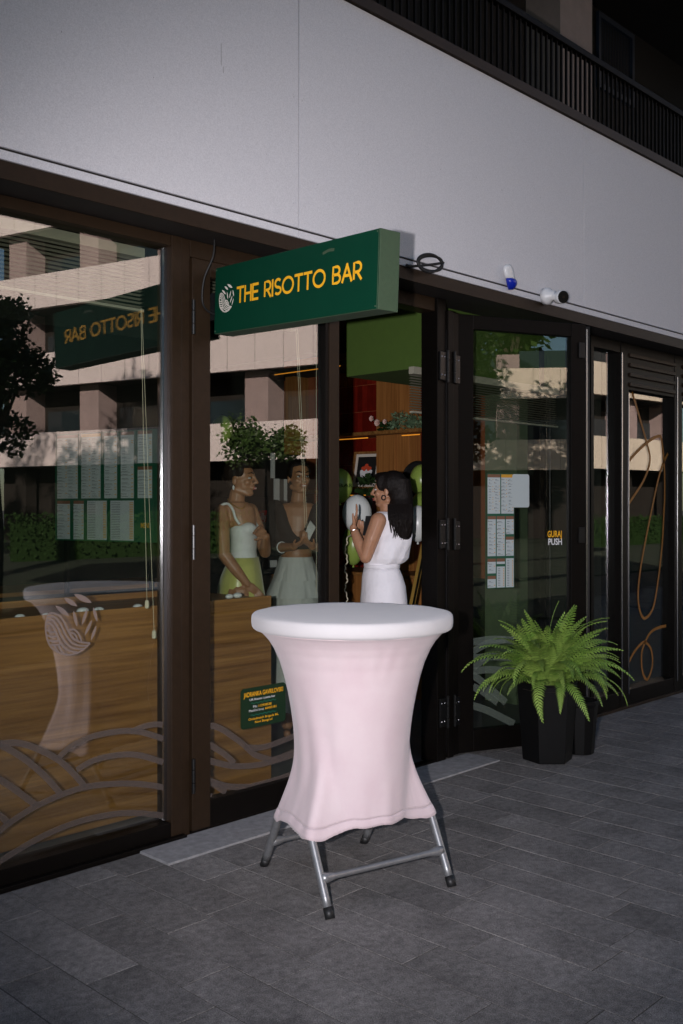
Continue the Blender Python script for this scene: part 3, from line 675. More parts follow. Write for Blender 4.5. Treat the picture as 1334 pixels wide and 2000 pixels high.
m_ = MB(); m_.tube(spline([(2.915, 3.66, 2.785), (2.905, 3.66, 2.70), (2.885, 3.70, 2.60), (2.89, 3.72, 2.50), (2.93, 3.73, 2.46), (2.985, 3.732, 2.45)]), 0.005, 6); m_.build('cable', M['black'], SG, smooth=True)

# small fittings on the panel band
m_ = MB(); c0 = Vector((4.335, 3.54, 2.895)); pts = []
for i in range(60):
    a = i/59*4*math.pi; rr_ = 0.085+0.006*math.sin(a*1.5)
    pts.append(c0+Vector((rr_*1.25*math.cos(a)+0.004*math.sin(a*2), -0.012-0.010*(i/59), 0.048*math.sin(a+0.3)+0.006*math.cos(a*1.5))))
pts = [Vector((4.16, 3.552, 2.862)), Vector((4.21, 3.54, 2.86))]+pts
m_.tube(spline(pts, 2), 0.0075, 7); cb = m_.build('cable_loop', M['black'], None, smooth=True)
tag(cb, 'black cable coiled in a loop on the white panel right of the sign', 'cable')
SN = thing('motion_sensor', 'small white and blue motion sensor fixed to the white panel', 'sensor', (5.10, 3.555, 2.87))
def blob_ring(cx0, cz, w, d): return [Vector((cx0+w*math.cos(2*math.pi*k/14), 3.553-d/2-d/2*math.sin(2*math.pi*k/14)*(1 if 1 else 0), cz)) for k in range(14)]
m_ = MB(); m_.loft([blob_ring(5.09+0.006*i, 3.018-0.016*i, w, 0.045) for i, w in enumerate((0.020, 0.040, 0.047, 0.048, 0.046, 0.042))][::-1]); m_.build('housing', M['plastic_w'], SN, smooth=True)
m_ = MB(); m_.loft([blob_ring(5.122+0.004*i, 2.936-0.015*i, w, dd) for i, (w, dd) in enumerate(((0.040, 0.05), (0.041, 0.058), (0.038, 0.056), (0.030, 0.045), (0.018, 0.03)))][::-1]); m_.build('lens', M['plastic_blue'], SN, smooth=True)
CC = thing('security_camera', 'white bullet security camera with black lens on the panel edge', 'camera', (5.56, 3.555, 2.89))
def axis_tube(prof, o, d, n=18):
    d = Vector(d).normalized(); a = d.orthogonal().normalized(); b = d.cross(a)
    return [[Vector(o)+d*t+(a*math.cos(2*math.pi*k/n)+b*math.sin(2*math.pi*k/n))*r for k in range(n)] for t, r in prof]
m_ = MB(); m_.loft(axis_tube([(0, .055), (.03, .055), (.038, .05), (.06, .032), (.075, .03)], (5.545, 3.556, 2.896), (0, -1, 0))); m_.build('mount', M['plastic_w'], CC, smooth=True)
dcam = Vector((-0.42, -0.88, -0.14)).normalized(); oc = Vector((5.600, 3.500, 2.890))
m_ = MB(); m_.loft(axis_tube([(0, .02), (.010, .038), (.04, .044), (.068, .043), (.078, .041)], oc, dcam)); m_.build('body', M['plastic_w'], CC, smooth=True)
m_ = MB(); m_.loft(axis_tube([(.079, .040), (.082, .038)], oc, dcam)); m_.build('lens', M['lens'], CC)
m_ = MB(); m_.loft(axis_tube([(.0825, .008), (.084, .006)], oc, dcam)); m_.build('lens_ring', M['frame'], CC)

# ================================================================ COCKTAIL TABLE AND COVER
TC = Vector((2.998, 2.853, 0))
CT = thing('cocktail_table', 'round folding bar table with grey steel legs under the pink cover', 'table', TC)
feet = [Vector((2.826, 3.211, 0)), Vector((2.63, 2.616, 0)), Vector((3.196, 2.485, 0)), Vector((3.335, 3.10, 0))]
m_ = MB(); m_.lathe([(0.385, 1.062), (0.398, 1.07), (0.398, 1.092), (0.392, 1.096)], TC, 40); m_.build('tabletop', M['plastic_w'], CT)
legp = []
qd = Vector((0.306, 0.952, 0))                  # the two leg frames lean towards each other and meet under the top
for i, f in enumerate(feet):
    sg = 1 if i in (1, 2) else -1; rel = f+qd*(0.165*sg)-TC
    lp = [f, f+qd*(0.0825*sg)+UP*.135, TC+rel+UP*.27]+[TC+Vector((rel.x*k, rel.y*k, z)) for k, z in ((.80, .40), (.65, .54), (.54, .72), (.48, .90), (.45, 1.062))]
    lp = [f.lerp(lp[2], t/8) for t in range(8)]+spline(lp[2:], 6); legp.append(lp)
    d = (lp[1]-f).normalized()
    m_ = MB(); m_.tube([f+d*.03]+lp[2:], 0.0165, 14); m_.build('leg', M['steel'], CT, smooth=True)
    m_ = MB(); m_.tube([f+d*0.042, f], 0.019, 14); m_.build('foot_cap', M['rubber'], CT, smooth=True)
def leg_at(i, z):
    lp = legp[i]
    for a, b in zip(lp[:-1], lp[1:]):
        if a.z <= z <= b.z: return a.lerp(b, (z-a.z)/max(1e-6, b.z-a.z))
    return lp[-1].copy()
for i, j, z in ((1, 2, 0.125), (0, 3, 0.125)):
    a, b = leg_at(i, z), leg_at(j, z); dd = b-a
    m_ = MB(); pts_ = [a+dd*t for t in (0.0, .035, .07, .11, .89, .93, .965, 1.0)]; m_.tube(pts_, [.021, .021, .018, .0125, .0125, .018, .021, .021], 12); m_.build('crossbar', M['steel'], CT, smooth=True)
# stretch cover: waisted, pulled to the four legs
CV = thing('table_cover', 'pale pink stretch cover pulled over the round bar table', 'table cover', TC)
prof = [(1.036, .394), (1.028, .386), (1.015, .372), (0.99, .350), (0.955, .328), (0.90, .304), (0.84, .286), (0.77, .269), (0.70, .255), (0.63, .244), (0.56, .237), (0.50, .232), (0.44, .229), (0.39, .228), (0.345, .228), (0.31, .229), (0.288, .230), (0.262, .231)]
NS = 200
pf_ = []
for (za, ra), (zb_, rb2) in zip(prof[:-1], prof[1:]):
    nk = 5 if za-zb_ > .03 else 2
    pf_ += [(za+(zb_-za)*k/nk, ra+(rb2-ra)*k/nk) for k in range(nk)]
prof = pf_+[prof[-1]]; ZH = prof[-1][0]
def hull_r(z, th_):
    # distance to the convex hull of the four legs (with cloth clearance) in direction th_
    c2_, s2_ = math.cos(th_), math.sin(th_); best = 0
    P2 = [leg_at(i, z)-TC for i in range(4)]
    # hull by support function sampled
    best = 9
    for k in range(48):
        a = th_-1.35+2.7*k/47; n_ = (math.cos(a), math.sin(a)); dot = c2_*n_[0]+s2_*n_[1]
        h = max(p.x*n_[0]+p.y*n_[1] for p in P2)+0.0265
        if dot > .15: best = min(best, h/dot)
    return best
def corner_w(z, th_):
    w = 0
    for i in range(4):
        p = leg_at(i, z)-TC; a = math.atan2(p.y, p.x); d = abs((th_-a+math.pi) % (2*math.pi)-math.pi); w = max(w, max(0, 1-d/.55))
    return w
rings = []
for zi, (z, r) in enumerate(prof):
    t = max(0, min(1, (0.98-z)/0.78)); ring_ = []
    for k in range(NS):
        th_ = 2*math.pi*k/NS
        hr = hull_r(z, th_) if z < 1.03 else 0
        k_s = 0.016; mx_ = max(r, hr); rr_ = mx_+k_s*math.log(1+math.exp(-abs(r-hr)/k_s))-k_s*.3 if hr else r
        low = max(0, min(1, (0.5-z)/0.28)); cw = corner_w(z, th_)
        rr_ += 0.004*noise.noise(Vector((math.cos(th_)*3, math.sin(th_)*3, z*4+3)))*(0.4+t)*(1-cw)
        # sewn-in darts beside each leg
        for i in range(4):
            p = leg_at(i, z)-TC; a = math.atan2(p.y, p.x)+(0.085 if i in (1, 3) else -0.085); d = (th_-a+math.pi) % (2*math.pi)-math.pi
            rr_ -= 0.0006*low*math.exp(-(d/0.018)**2)
        for i in range(4):
            p = leg_at(i, max(z, .30))-TC; d = (th_-math.atan2(p.y, p.x)+math.pi) % (2*math.pi)-math.pi
            rr_ += 0.0034*math.sin(d*15+i*1.7+z*3)*math.exp(-(d/.42)**2)*max(0, math.sin(math.pi*max(0, min(1, (z-.28)/.55))))
        rr_ += 0.0016*math.sin(th_*23+3*math.sin(th_*3))*max(0, (z-.86)/.17)*max(0, 1-(z-.86)/.17)*4*(.5+noise.noise(Vector((th_*2, 0, 1))))
        rr_ += 0.0035*low*noise.noise(Vector((th_*5.5, z*1.2, 4)))*(1-.7*cw)
        zz = z
        k_ = max(0, min(1, (ZH+.11-z)/.11))
        zz = z+k_*(0.020*(1-cw)**2-0.008)-0.003*math.sin(th_*11)*k_-(0.010*k_*math.exp(-((cw-.78)/.12)**2))
        ring_.append(Vector((TC.x+rr_*math.cos(th_), TC.y+rr_*math.sin(th_), zz)))
    rings.append(ring_)
HI = max(i for i, (z, r) in enumerate(prof) if z > ZH+.030)
m_ = MB(); m_.loft(rings[:HI+1], caps=False); sk = m_.build('skirt', M['fabric'], CV, smooth=True)
hem = [[p+(p-Vector((TC.x, TC.y, p.z))).normalized()*0.0022 for p in r] for r in rings[HI:]]
hem[0] = [p-(p-Vector((TC.x, TC.y, p.z))).normalized()*0.0018 for p in hem[0]]
m_ = MB(); m_.loft(hem, caps=False); hm = m_.build('hem', M['fabric'], CV, smooth=True)
for o in (sk, hm):
    s_ = o.modifiers.new('thick', 'SOLIDIFY'); s_.thickness = 0.0022; s_.offset = -1
def rim_noise(th_, z): return 0.0025*noise.noise(Vector((math.cos(th_)*4, math.sin(th_)*4, z*9)))
rp = [(0.0, 1.1005), (.20, 1.1008), (.36, 1.1005), (.398, 1.100), (.410, 1.097), (.4165, 1.090), (.4185, 1.078), (.4185, 1.062), (.4165, 1.047), (.411, 1.0385), (.402, 1.034), (.388, 1.0325)]
rr2 = []
for r, z in rp[1:]:
    rr2.append([Vector((TC.x+(r+rim_noise(2*math.pi*k/NS, z)*(r > .38))*math.cos(2*math.pi*k/NS), TC.y+(r+rim_noise(2*math.pi*k/NS, z)*(r > .38))*math.sin(2*math.pi*k/NS), z+(1.3*rim_noise(2*math.pi*k/NS+2, z*4) if .385 < r < .41 else 0))) for k in range(NS)])
m_ = MB(); m_.loft(rr2, caps=False); m_.poly(rr2[0][::-1]); m_.build('top_band', M['fabric_rim'], CV, smooth=True)
# seam
m_ = MB(); pl_ = leg_at(1, .3)-TC; a0 = (math.atan2(pl_.y, pl_.x)+.085) % (2*math.pi)
k0 = int(a0/(2*math.pi)*NS); m_.tube([rings[i][k0]+(rings[i][k0]-TC).normalized()*0.0006 for i in range(len(rings)//2, len(rings))], 0.0014, 6); m_.build('seam', M['fabric'], CV)

# ================================================================ FERN AND POTS
FP = Vector((5.215, 3.325, 0))
FN = thing('potted_fern', 'bushy green fern in a black angular pot beside the folding door', 'plant', FP)
def hexring(c, r, z, a0, n=6): return [c+Vector((r*math.cos(a0+2*math.pi*k/n), r*math.sin(a0+2*math.pi*k/n), z)) for k in range(n)]
a0 = R(255)
m_ = MB(); m_.loft([hexring(FP, .150, 0.0, a0), hexring(FP, .152, .012, a0), hexring(FP, .185, .46, a0), hexring(FP, .190, .475, a0), hexring(FP, .172, .475, a0), hexring(FP, .168, .43, a0)], caps=True)
m_.build('pot', M['pot'], FN, bevel=0.003)
m_ = MB(); m_.lathe([(.001, .452), (.10, .450), (.168, .435)], FP, 14, caps=False); m_.build('soil', M['soil'], FN)
def frond_mesh(seed, L_, arch, npair=26):
    rr_ = random.Random(seed); mb = MB(); pts = []
    p = Vector((0, 0, 0)); el = R(arch[0])
    n = npair
    for i in range(n+1):
        pts.append(p.copy()); el = R(arch[0]+(arch[1]-arch[0])*(i/n)**arch[2]); st_ = L_/n
        p = p+Vector((math.cos(el), 0, math.sin(el)))*st_
        p.y += 0.012*math.sin(i*0.35+seed)*st_/0.02*0.12
    mb.tube(pts, [0.0026*(1-0.75*i/n) for i in range(n+1)], 4)
    for i in range(3, n+1):
        t = i/n; ln = 0.066*min(1, (t*5)**.6)*(1-t**2.6*0.86)*rr_.uniform(.88, 1.1)
        tg = (pts[min(i+1, n)]-pts[i-1]).normalized(); up_ = tg.cross(Vector((0, 1, 0))).normalized()
        if up_.z < 0 and tg.z > -0.9: up_ = -up_
        for s_ in (-1, 1):
            out = (Vector((0, s_, 0))*0.90+tg*(0.30+0.25*t)-Vector((0, 0, 1))*(0.18+rr_.uniform(-.08, .12))+up_*0.12).normalized()
            w = tg*(L_/n*0.36)
            b = pts[i]+tg*(s_*L_/n*0.2); mid = b+out*ln*0.5+up_*0.003; tip = b+out*ln+tg*ln*0.10-Vector((0, 0, 1))*ln*0.10
            mb.add([b-w*.8, b+w*.8, mid+w*1.1, tip, mid-w*0.9], [(0, 1, 2), (0, 2, 4), (4, 2, 3)])
    return mb
# every frond hangs from the crown of the plant
variants = []
for k, (L_, arch) in enumerate(((0.52, (84, 48, 1.8)), (0.58, (74, -12, 1.5)), (0.60, (62, -62, 1.1)), (0.52, (48, -82, 0.9)), (0.50, (79, 15, 1.6)), (0.62, (66, -40, 1.2)))):
    variants.append((frond_mesh(k+3, L_, arch), None))
fm = [None]*len(variants)
rr_ = random.Random(21)
NF = 170
for i in range(NF):
    az = 2*math.pi*(i*0.618034 % 1)+rr_.uniform(-.2, .2)
    ring = i/NF
    v = 0 if ring < .22 else (4 if ring < .42 else (1 if ring < .60 else (5 if ring < .76 else (2 if ring < .90 else 3))))
    if fm[v] is None:
        mb = variants[v][0]; o = mb.build('frond', M['fern'], FN, local=True); o.data.polygons.foreach_set('use_smooth', [False]*len(o.data.polygons)); fm[v] = o.data
    else:
        o = bpy.data.objects.new('frond', fm[v]); COL.objects.link(o); o.parent = FN
    r0 = 0.02+0.10*ring
    o.location = (r0*math.cos(az), r0*math.sin(az), 0.455)
    o.rotation_euler = (rr_.uniform(-.40, .40), rr_.uniform(-.26, .14), az)
    s_ = rr_.uniform(.66, 1.06)
    # keep fronds from cutting through the door leaf
    dirv = Vector((math.cos(az), math.sin(az), 0)); dist = (FP-HA).dot(n1)
    if v in (2, 3, 5): s_ *= .90
    if dirv.dot(n1) < -0.25: s_ *= 0.62
    o.scale = (s_, s_, s_)
PT2 = thing('flower_pot', 'plain black pot half hidden behind the fern', 'pot', (5.50, 3.27, 0))
m_ = MB(); c2 = Vector((5.50, 3.27, 0)); m_.loft([hexring(c2, .085, 0, .2, 10), hexring(c2, .11, .30, .2, 10), hexring(c2, .118, .305, .2, 10), hexring(c2, .118, .33, .2, 10), hexring(c2, .105, .33, .2, 10), hexring(c2, .10, .29, .2, 10)]); m_.build('pot', M['pot'], PT2, bevel=0.002)

# ================================================================ INSIDE THE SHOP
CN = thing('bar_counter', 'oak veneered bar counter behind the left window', 'counter', (1.5, 4.4, 0))
m_ = MB(); m_.box(-1.4, 3.706, 4.15, 4.168, 0.004, 1.04); m_.build('front_panel', M['wood_x'], CN, bevel=0.0015)
m_ = MB(); m_.box(-1.4, 3.706, 4.1685, 4.72, 0.95, 1.022); m_.build('top', M['wood_x'], CN)
m_ = MB(); m_.box(3.66, 3.705, 4.1685, 4.72, 0.004, 0.949); m_.build('end_panel', M['wood_x'], CN)
m_ = MB(); m_.box(-1.4, 3.706, 4.7205, 4.745, 0.004, 1.055); m_.build('back_panel', M['wood_x'], CN)
for k, (x, y, sz, lab) in enumerate(((39, 1200, 1.0, 'leftmost white pebble on the counter edge'), (90, 1196, .8, 'small white pebble left of the frosted emblem on the counter'), (162, 1190, 1.25, 'large white pebble behind the leaves of the frosted emblem'), (193, 1186, 1.1, 'white pebble right beside the largest one on the counter'), (269, 1181, 1.05, 'white pebble near the blind cord on the counter'), (448, 1169, 1.0, 'left white pebble on the counter end behind the door'), (464, 1166, 1.15, 'right white pebble on the counter end behind the door'))):
    p = on_y(x, y, 4.20 if x < 400 else 4.32); m_ = MB(); m_.ball((p.x, p.y, 1.022+0.013*sz), 0.026*sz, 0.019*sz, 0.014*sz, 12, 8)
    tag(m_.build('pebble', M['pebble'], None, smooth=True), lab, 'pebble', 'white pebbles on the counter')
m_ = MB(); p = on_y(152, 1640, 3.93); m_.ball((p.x, 3.93, 0.017), 0.034, 0.028, 0.016, 14, 8)
tag(m_.build('pebble', M['pebble'], None, smooth=True), 'white pebble lying on the floor behind the left window', 'pebble', 'white pebbles on the counter')

def blind(lab, x0, x1, y, z0, z1, n, cords):
    bl = thing('venetian_blind', lab, 'blind', ((x0+x1)/2, y, z1))
    m_ = MB(); m_.box(x0, x1, y-0.02, y+0.02, z1, z1+0.045); m_.build('headrail', M['blind'], bl)
    sm = None
    for i in range(n):
        z = z0+0.012+(z1-z0-0.02)*i/(n-1)
        if sm is None:
            m_ = MB(); m_.add([(x0, y-.022, z-.001), (x1, y-.022, z-.001), (x1, y, z+.003), (x0, y, z+.003), (x1, y+.022, z-.001), (x0, y+.022, z-.001)], [(0, 1, 2, 3), (3, 2, 4, 5)])
            o = m_.build('slat', M['blind'], bl); sm = o.data; zb_ = z
        else:
            o = bpy.data.objects.new('slat', sm); COL.objects.link(o); o.parent = bl; o.location = (0, random.uniform(-.002, .002), z-zb_)
    m_ = MB(); m_.box(x0, x1, y-.014, y+.014, z0-0.012, z0); m_.build('bottom_rail', M['blind'], bl)
    for xa, xb, zt_, zb2_, tog in cords:
        m_ = MB(); m_.tube([(xa, y-.03, zt_), ((xa*2+xb)/3, y-.03, (zt_*2+zb2_)/3), (xb, y-.03, zb2_)], 0.0011, 5); c_ = m_.build('cord', M['cord'], bl)
        if tog:
            m_ = MB(); m_.lathe([(.003, zb2_), (.009, zb2_-.004), (.0105, zb2_-.02), (.0105, zb2_-.036), (.006, zb2_-.04)], (xb, y-.03, 0), 8); m_.build('toggle', M['cord'], c_)
pa = [on_y(x, 1000, 3.90).x for x in (277, 287, 301)]
blind('ivory venetian blind drawn up behind the left window', -1.4, 2.70, 3.93, 2.46, 2.70, 13, [(pa[0]-.005, pa[1], 2.46, 1.10, True), (pa[0], pa[2], 2.46, 0.955, True)])
pb = [on_y(x, 1000, 3.93).x for x in (578, 596, 610, 618)]
blind('ivory venetian blind drawn up behind the glazed door', 2.97, 3.70, 3.96, 2.50, 2.68, 10, [(pb[0], pb[1], 2.5, 1.42, False), (pb[0]+.012, pb[1]+.015, 2.5, 1.42, False), (pb[3], pb[3], 2.5, 1.05, False)])
blind('ivory venetian blind drawn up behind the folding door', 4.735, 6.40, 4.00, 2.13, 2.36, 14, [])

# menu board on posts
b0, b1 = at(108, 900, 6.55), at(309, 900, 6.05); b0.z = b1.z = 0; ub = (b1-b0).normalized(); nb = Vector((ub.y, -ub.x, 0))
if nb.dot(CF) > 0: nb = -nb
MBd = thing('menu_board', 'green menu board with rows of printed sheets behind the left window', 'menu board', b0)
wb = (b1-b0).length; zb0, zb1 = 1.315, 2.01
BP = lambda a, z, o: b0+ub*a+nb*o+UP*z
m_ = MB(); m_.obox(BP(0, zb0, -0.012), ub*wb, nb*0.012, UP*(zb1-zb0)); bd = m_.build('board', M['paper_g'], MBd)
RW2 = [(.0, .25, .385, 1, 'ink_b', 2), (.25, .48, .385, 1, 'ink_y', 2), (.48, .64, .385, 1, 'ink_b', 1), (.64, .80, .385, 1, 'ink_b', 1), (.80, .97, .385, .68, 'ink_b', 1), (.80, .97, .70, 1, 'ink_b', 1), (0, .17, .0, .375, 'ink_b', 1), (.17, .31, .0, .375, 'ink_b', 1), (.31, .54, 0, .375, None, 3), (.54, .80, 0, .375, None, 3)]
menu(bd, BP, 0.005, wb-.005, zb0+.005, zb1-.005, RW2, 9, 0.001)
put_text('lettering', bd, 'MENI', 0, 0, 0.032, 0.07, M['ink_y'], 0, u=ub, o=BP(wb*.885, zb0+.09, .004), bold=.02)
for a in (0.08, wb-0.08):
    m_ = MB(); m_.obox(BP(a-.012, 0.0, -0.04), ub*.024, nb*.024, UP*zb1); m_.build('post', M['blackmetal'], MBd)

# shelf wall
SH = thing('shelf_unit', 'oak shelf unit with warm light strips on the red tiled wall', 'shelf', (6.5, 5.8, 0))
for s, nm in (((6.44, 6.592, 5.46, 5.84, 0.987, 2.76), 'column'), ((6.40, 6.592, 5.10, 5.247, 0.987, 2.76), 'column'), ((6.40, 6.592, 6.85, 6.97, 0.987, 2.76), 'column')):
    m_ = MB(); m_.box(*s); m_.build(nm, M['wood_z'], SH, bevel=0.002)
m_ = MB(); m_.box(6.425, 6.439, 5.61, 5.64, 0.987, 2.14); m_.build('trim', M['wood_z'], SH)
for z in (1.655, 2.150):
    m_ = MB(); m_.box(6.30, 6.4245, 5.25, 6.845, z, z+0.030); m_.box(6.4255, 6.592, 5.842, 6.845, z, z+.030); m_.build('shelf', M['wood_x'], SH, bevel=0.002)
    for ya, yb in ((5.25, 5.44), (5.83, 6.35)):
        m_ = MB(); m_.box(6.315, 6.325, ya, yb, z-0.026, z-0.019); m_.build('light_strip', M['led'], SH)
m_ = MB(); m_.box(6.10, 6.592, 5.0, 7.2, 0.0, 0.955); m_.build('cabinet', M['wood_z'], SH, bevel=0.003)
m_ = MB(); m_.box(6.07, 6.592, 5.0, 7.2, 0.956, 0.985); m_.build('worktop', M['wood_x'], SH, bevel=0.002)
m_ = MB(); m_.box(6.20, 6.208, 6.05, 6.9, 2.755, 2.762); m_.build('light_strip', M['led'], SH)
m_ = MB(); m_.box(6.18, 6.6, 4.9, 7.2, 2.764, 2.80); m_.build('pelmet', M['int_dark'], SH)

# framed print leaning on the lower shelf
A_ = Vector((6.40, 6.11, 1.686)); uf = Vector((0.06, -0.315, 0)).normalized(); vf = Vector((0.16, -0.02, 0.97)).normalized(); nf = uf.cross(vf); 
if nf.x > 0: nf = -nf
PF = thing('framed_print', 'framed print of a bowl with red fruit leaning on the shelf', 'picture', A_)
wf, hf = 0.285, 0.335
m_ = MB()
for (a, b, c, d) in ((0, .02, 0, hf), (wf-.02, wf, 0, hf), (.02, wf-.02, 0, .02), (.02, wf-.02, hf-.02, hf)): m_.obox(A_+uf*a+vf*c, uf*(b-a), nf*.022, vf*(d-c))
m_.build('frame', M['wood_x'], PF)
m_ = MB(); m_.obox(A_+uf*.02+vf*.02, uf*(wf-.04), nf*.006, vf*(hf-.04)); m_.build('mat_board', M['cream'], PF)
FPt = lambda a, b, o: A_+uf*a+vf*b+nf*o
m_ = MB(); m_.poly([FPt(.045, .06, .0075), FPt(wf-.045, .06, .0075), FPt(wf-.045, hf-.045, .0075), FPt(.045, hf-.045, .0075)]); m_.build('print_ground', M['black'], PF)
m_ = MB(); m_.poly([FPt(wf/2+.062*math.cos(R(a))*1.0, .165+(.085*math.sin(R(a)) if math.sin(R(a)) < 0 else .014*math.sin(R(a))), .0085) for a in range(0, 360, 15)]); m_.build('printed_bowl', M['white'], PF)
m_ = MB()
for i, (a, b) in enumerate(((-.035, .188), (-.012, .195), (.014, .193), (.036, .186), (-.02, .178), (.022, .178), (0, .212))): m_.poly([FPt(wf/2+a+.018*math.cos(R(q)), b+.016*math.sin(R(q)), .0092+.0001*i) for q in range(0, 360, 30)])
m_.build('printed_fruit', M['tomato'], PF)

# flowers and sage plant on the upper shelf
def leaf_cluster(mb, c, rx, ry, rz, n, sz, rnd_):
    for i in range(n):
        d = Vector((rnd_.gauss(0, 1), rnd_.gauss(0, 1), abs(rnd_.gauss(0, 1)))).normalized()*rnd_.uniform(.55, 1)
        p = Vector(c)+Vector((d.x*rx, d.y*ry, d.z*rz)); a = Vector((rnd_.gauss(0, 1), rnd_.gauss(0, 1), rnd_.gauss(0, 1)+.5)).normalized(); b = a.orthogonal().normalized()
        l = sz*rnd_.uniform(.6, 1.3)
        mb.add([p, p+a*l*.5+b*l*.3, p+a*l, p+a*l*.5-b*l*.3], [(0, 1, 2, 3)])
rp_ = random.Random(4)
SPL = thing('shelf_plant', 'pale sage green bouquet with pink flowers on the upper shelf', 'plant', (6.37, 5.5, 2.18))
m_ = MB(); leaf_cluster(m_, (6.36, 5.48, 2.185), .09, .14, .16, 420, .032, rp_); leaf_cluster(m_, (6.36, 5.34, 2.185), .08, .09, .11, 260, .034, rp_); m_.build('foliage', M['leaf_pale'], SPL)
m_ = MB(); leaf_cluster(m_, (6.36, 5.62, 2.185), .06, .10, .08, 120, .045, rp_); m_.build('foliage', M['leaf_dark'], SPL)
for (y, z, r) in ((5.74, 2.285, .034), (5.67, 2.245, .042), (5.59, 2.25, .030)):
    m_ = MB(); c = Vector((6.28, y, z))
    for k in range(26):
        a = k*2.4; t_ = (k/26)**.5; dv = Vector((-0.75, math.cos(a)*t_, math.sin(a)*t_)).normalized(); b_ = dv.cross(Vector((1, .2, .1))).normalized()
        m_.add([c, c+dv*r*.6+b_*r*.25, c+dv*r+Vector((.012*t_, 0, 0)), c+dv*r*.6-b_*r*.25], [(0, 1, 2, 3)])
    m_.build('flower', M['petal'], SPL)
    m_ = MB(); m_.tube([c, (6.34, y*.5+5.5*.5, 2.185)], 0.003, 5); m_.build('stem', M['leaf_dark'], SPL)
m_ = MB(); leaf_cluster(m_, at(716, 945, 7.7), .05, .06, .05, 60, .06, rp_); leaf_cluster(m_, at(716, 955, 7.7)-Vector((0, 0, .04)), .06, .07, .04, 50, .07, rp_)
TP = thing('trailing_plant', 'dark leafy pot plant in front of the framed print', 'plant', at(716, 1100, 7.7))
m_.build('foliage', M['leaf_dark'], TP)
m_ = MB(); pc_ = at(716, 972, 7.7); m_.lathe([(.035, pc_.z-.10), (.05, pc_.z), (.046, pc_.z), (.035, pc_.z-.01)], (pc_.x, pc_.y, 0), 14); m_.lathe([(.10, .0), (.10, .02), (.018, .03), (.018, pc_.z-.10)], (pc_.x, pc_.y, 0), 14); m_.build('stand', M['black'], TP)
# round tray on the wall
m_ = MB(); p = at(818, 940, 8.0); m_.loft(axis_tube([(0, .02), (0, .155), (-.02, .165), (-.025, .16), (-.012, .15), (-.01, .02)], p, (1, 0.02, 0), 32))
tag(m_.build('round_tray', M['black'], None, smooth=False), 'round black tray behind the green balloons', 'tray')
# gold edged board leaning in the doorway
e0, e1 = at(839, 1005, 6.75), at(801, 1200, 6.45); e0.z = 1.46; 
EB = thing('leaning_board', 'black board with a gold edge leaning inside the doorway', 'board', (e1.x, e1.y, 0))
dv = (e0-e1); dv = dv*(e0.z-0.02)/(e0.z-e1.z) ; bot = e0-dv
side = (Vector((0.80, 0.60, 0)).normalized()); ndir = dv.normalized().cross(side).normalized()
m_ = MB(); m_.obox(bot, dv, ndir*.02, side*.018); m_.obox(bot+side*.55, dv, ndir*.02, side*.018); m_.obox(e0+side*.018, -dv.normalized()*.018, ndir*.02, side*.53); m_.build('edge', M['gold'], EB)
m_ = MB(); m_.obox(bot+side*.018+ndir*.004, dv, ndir*.012, side*.53); m_.build('panel', M['black'], EB)
# coffee machine and sign behind the counter
cb_ = at(548, 960, 8.1)
BC = thing('back_counter', 'dark back counter along the rear wall of the shop', 'counter', (3.0, 7.0, 0))
m_ = MB(); m_.box(-1.0, 4.9, 6.55, 7.15, 0.0, 0.90); m_.build('body', M['int_dark'], BC)
m_ = MB(); m_.box(-1.0, 4.92, 6.52, 7.15, 0.901, 0.93); m_.build('worktop', M['wood_x'], BC)
CM = thing('coffee_machine', 'dark coffee machine with white side panels behind the two women', 'coffee machine', (cb_.x, 6.8, .93))
ya = 6.60; P_ = lambda x, y: on_y(x, y, ya)
a_, b_ = P_(531, 885), P_(575, 1085)
m_ = MB(); m_.box(a_.x-.30, b_.x+.25, ya+.02, ya+.50, .932, 1.62); m_.box(a_.x-.26, b_.x+.2, ya+.05, ya+.45, 1.62, a_.z); m_.build('body', M['black'], CM, bevel=.01)
for (x0_, y0_, x1_, y1_) in ((531, 885, 537, 934), (537, 935, 546, 985), (555, 936, 561, 985), (530, 1094, 541, 1108)):
    q0, q1 = P_(x0_, y1_), P_(x1_, y0_); m_ = MB(); m_.box(q0.x, q1.x, ya, ya+.018, q0.z, q1.z); m_.build('white_panel', M['plastic_w'], CM)
q0, q1 = P_(546, 985), P_(555, 936); m_ = MB(); m_.box(q0.x, q1.x, ya+.004, ya+.018, q0.z, q1.z); m_.build('grey_panel', M['int_floor'], CM)
qs0, qs1 = on_y(507, 1020, 6.2), on_y(522, 997, 6.2)
IL = thing('red_sign', 'small red square sign with white lettering between the two women', 'sign', (qs0.x, 6.2, 0))
m_ = MB(); m_.box(qs0.x, qs1.x, 6.2, 6.21, qs0.z, qs1.z); f_ = m_.build('plate', M['red'], IL)
m_ = MB(); m_.box((qs0.x+qs1.x)/2-.008, (qs0.x+qs1.x)/2+.008, 6.211, 6.222, 0, qs0.z+.02); m_.box((qs0.x+qs1.x)/2-.09, (qs0.x+qs1.x)/2+.09, 6.15, 6.30, 0, .015); m_.build('stand', M['blackmetal'], IL)
put_text('lettering', f_, 'illy', (qs0.x+qs1.x)/2, qs0.z+.022, .055, (qs1.x-qs0.x)*.7, M['white'], 6.198, bold=.01)
# ceiling spot lamps, unlit rings far inside
for k, (x, y) in enumerate(((437, 668), (250, 775))):
    p = at(136 if k == 0 else 76, 669 if k == 0 else 774, 7.4)
    pass

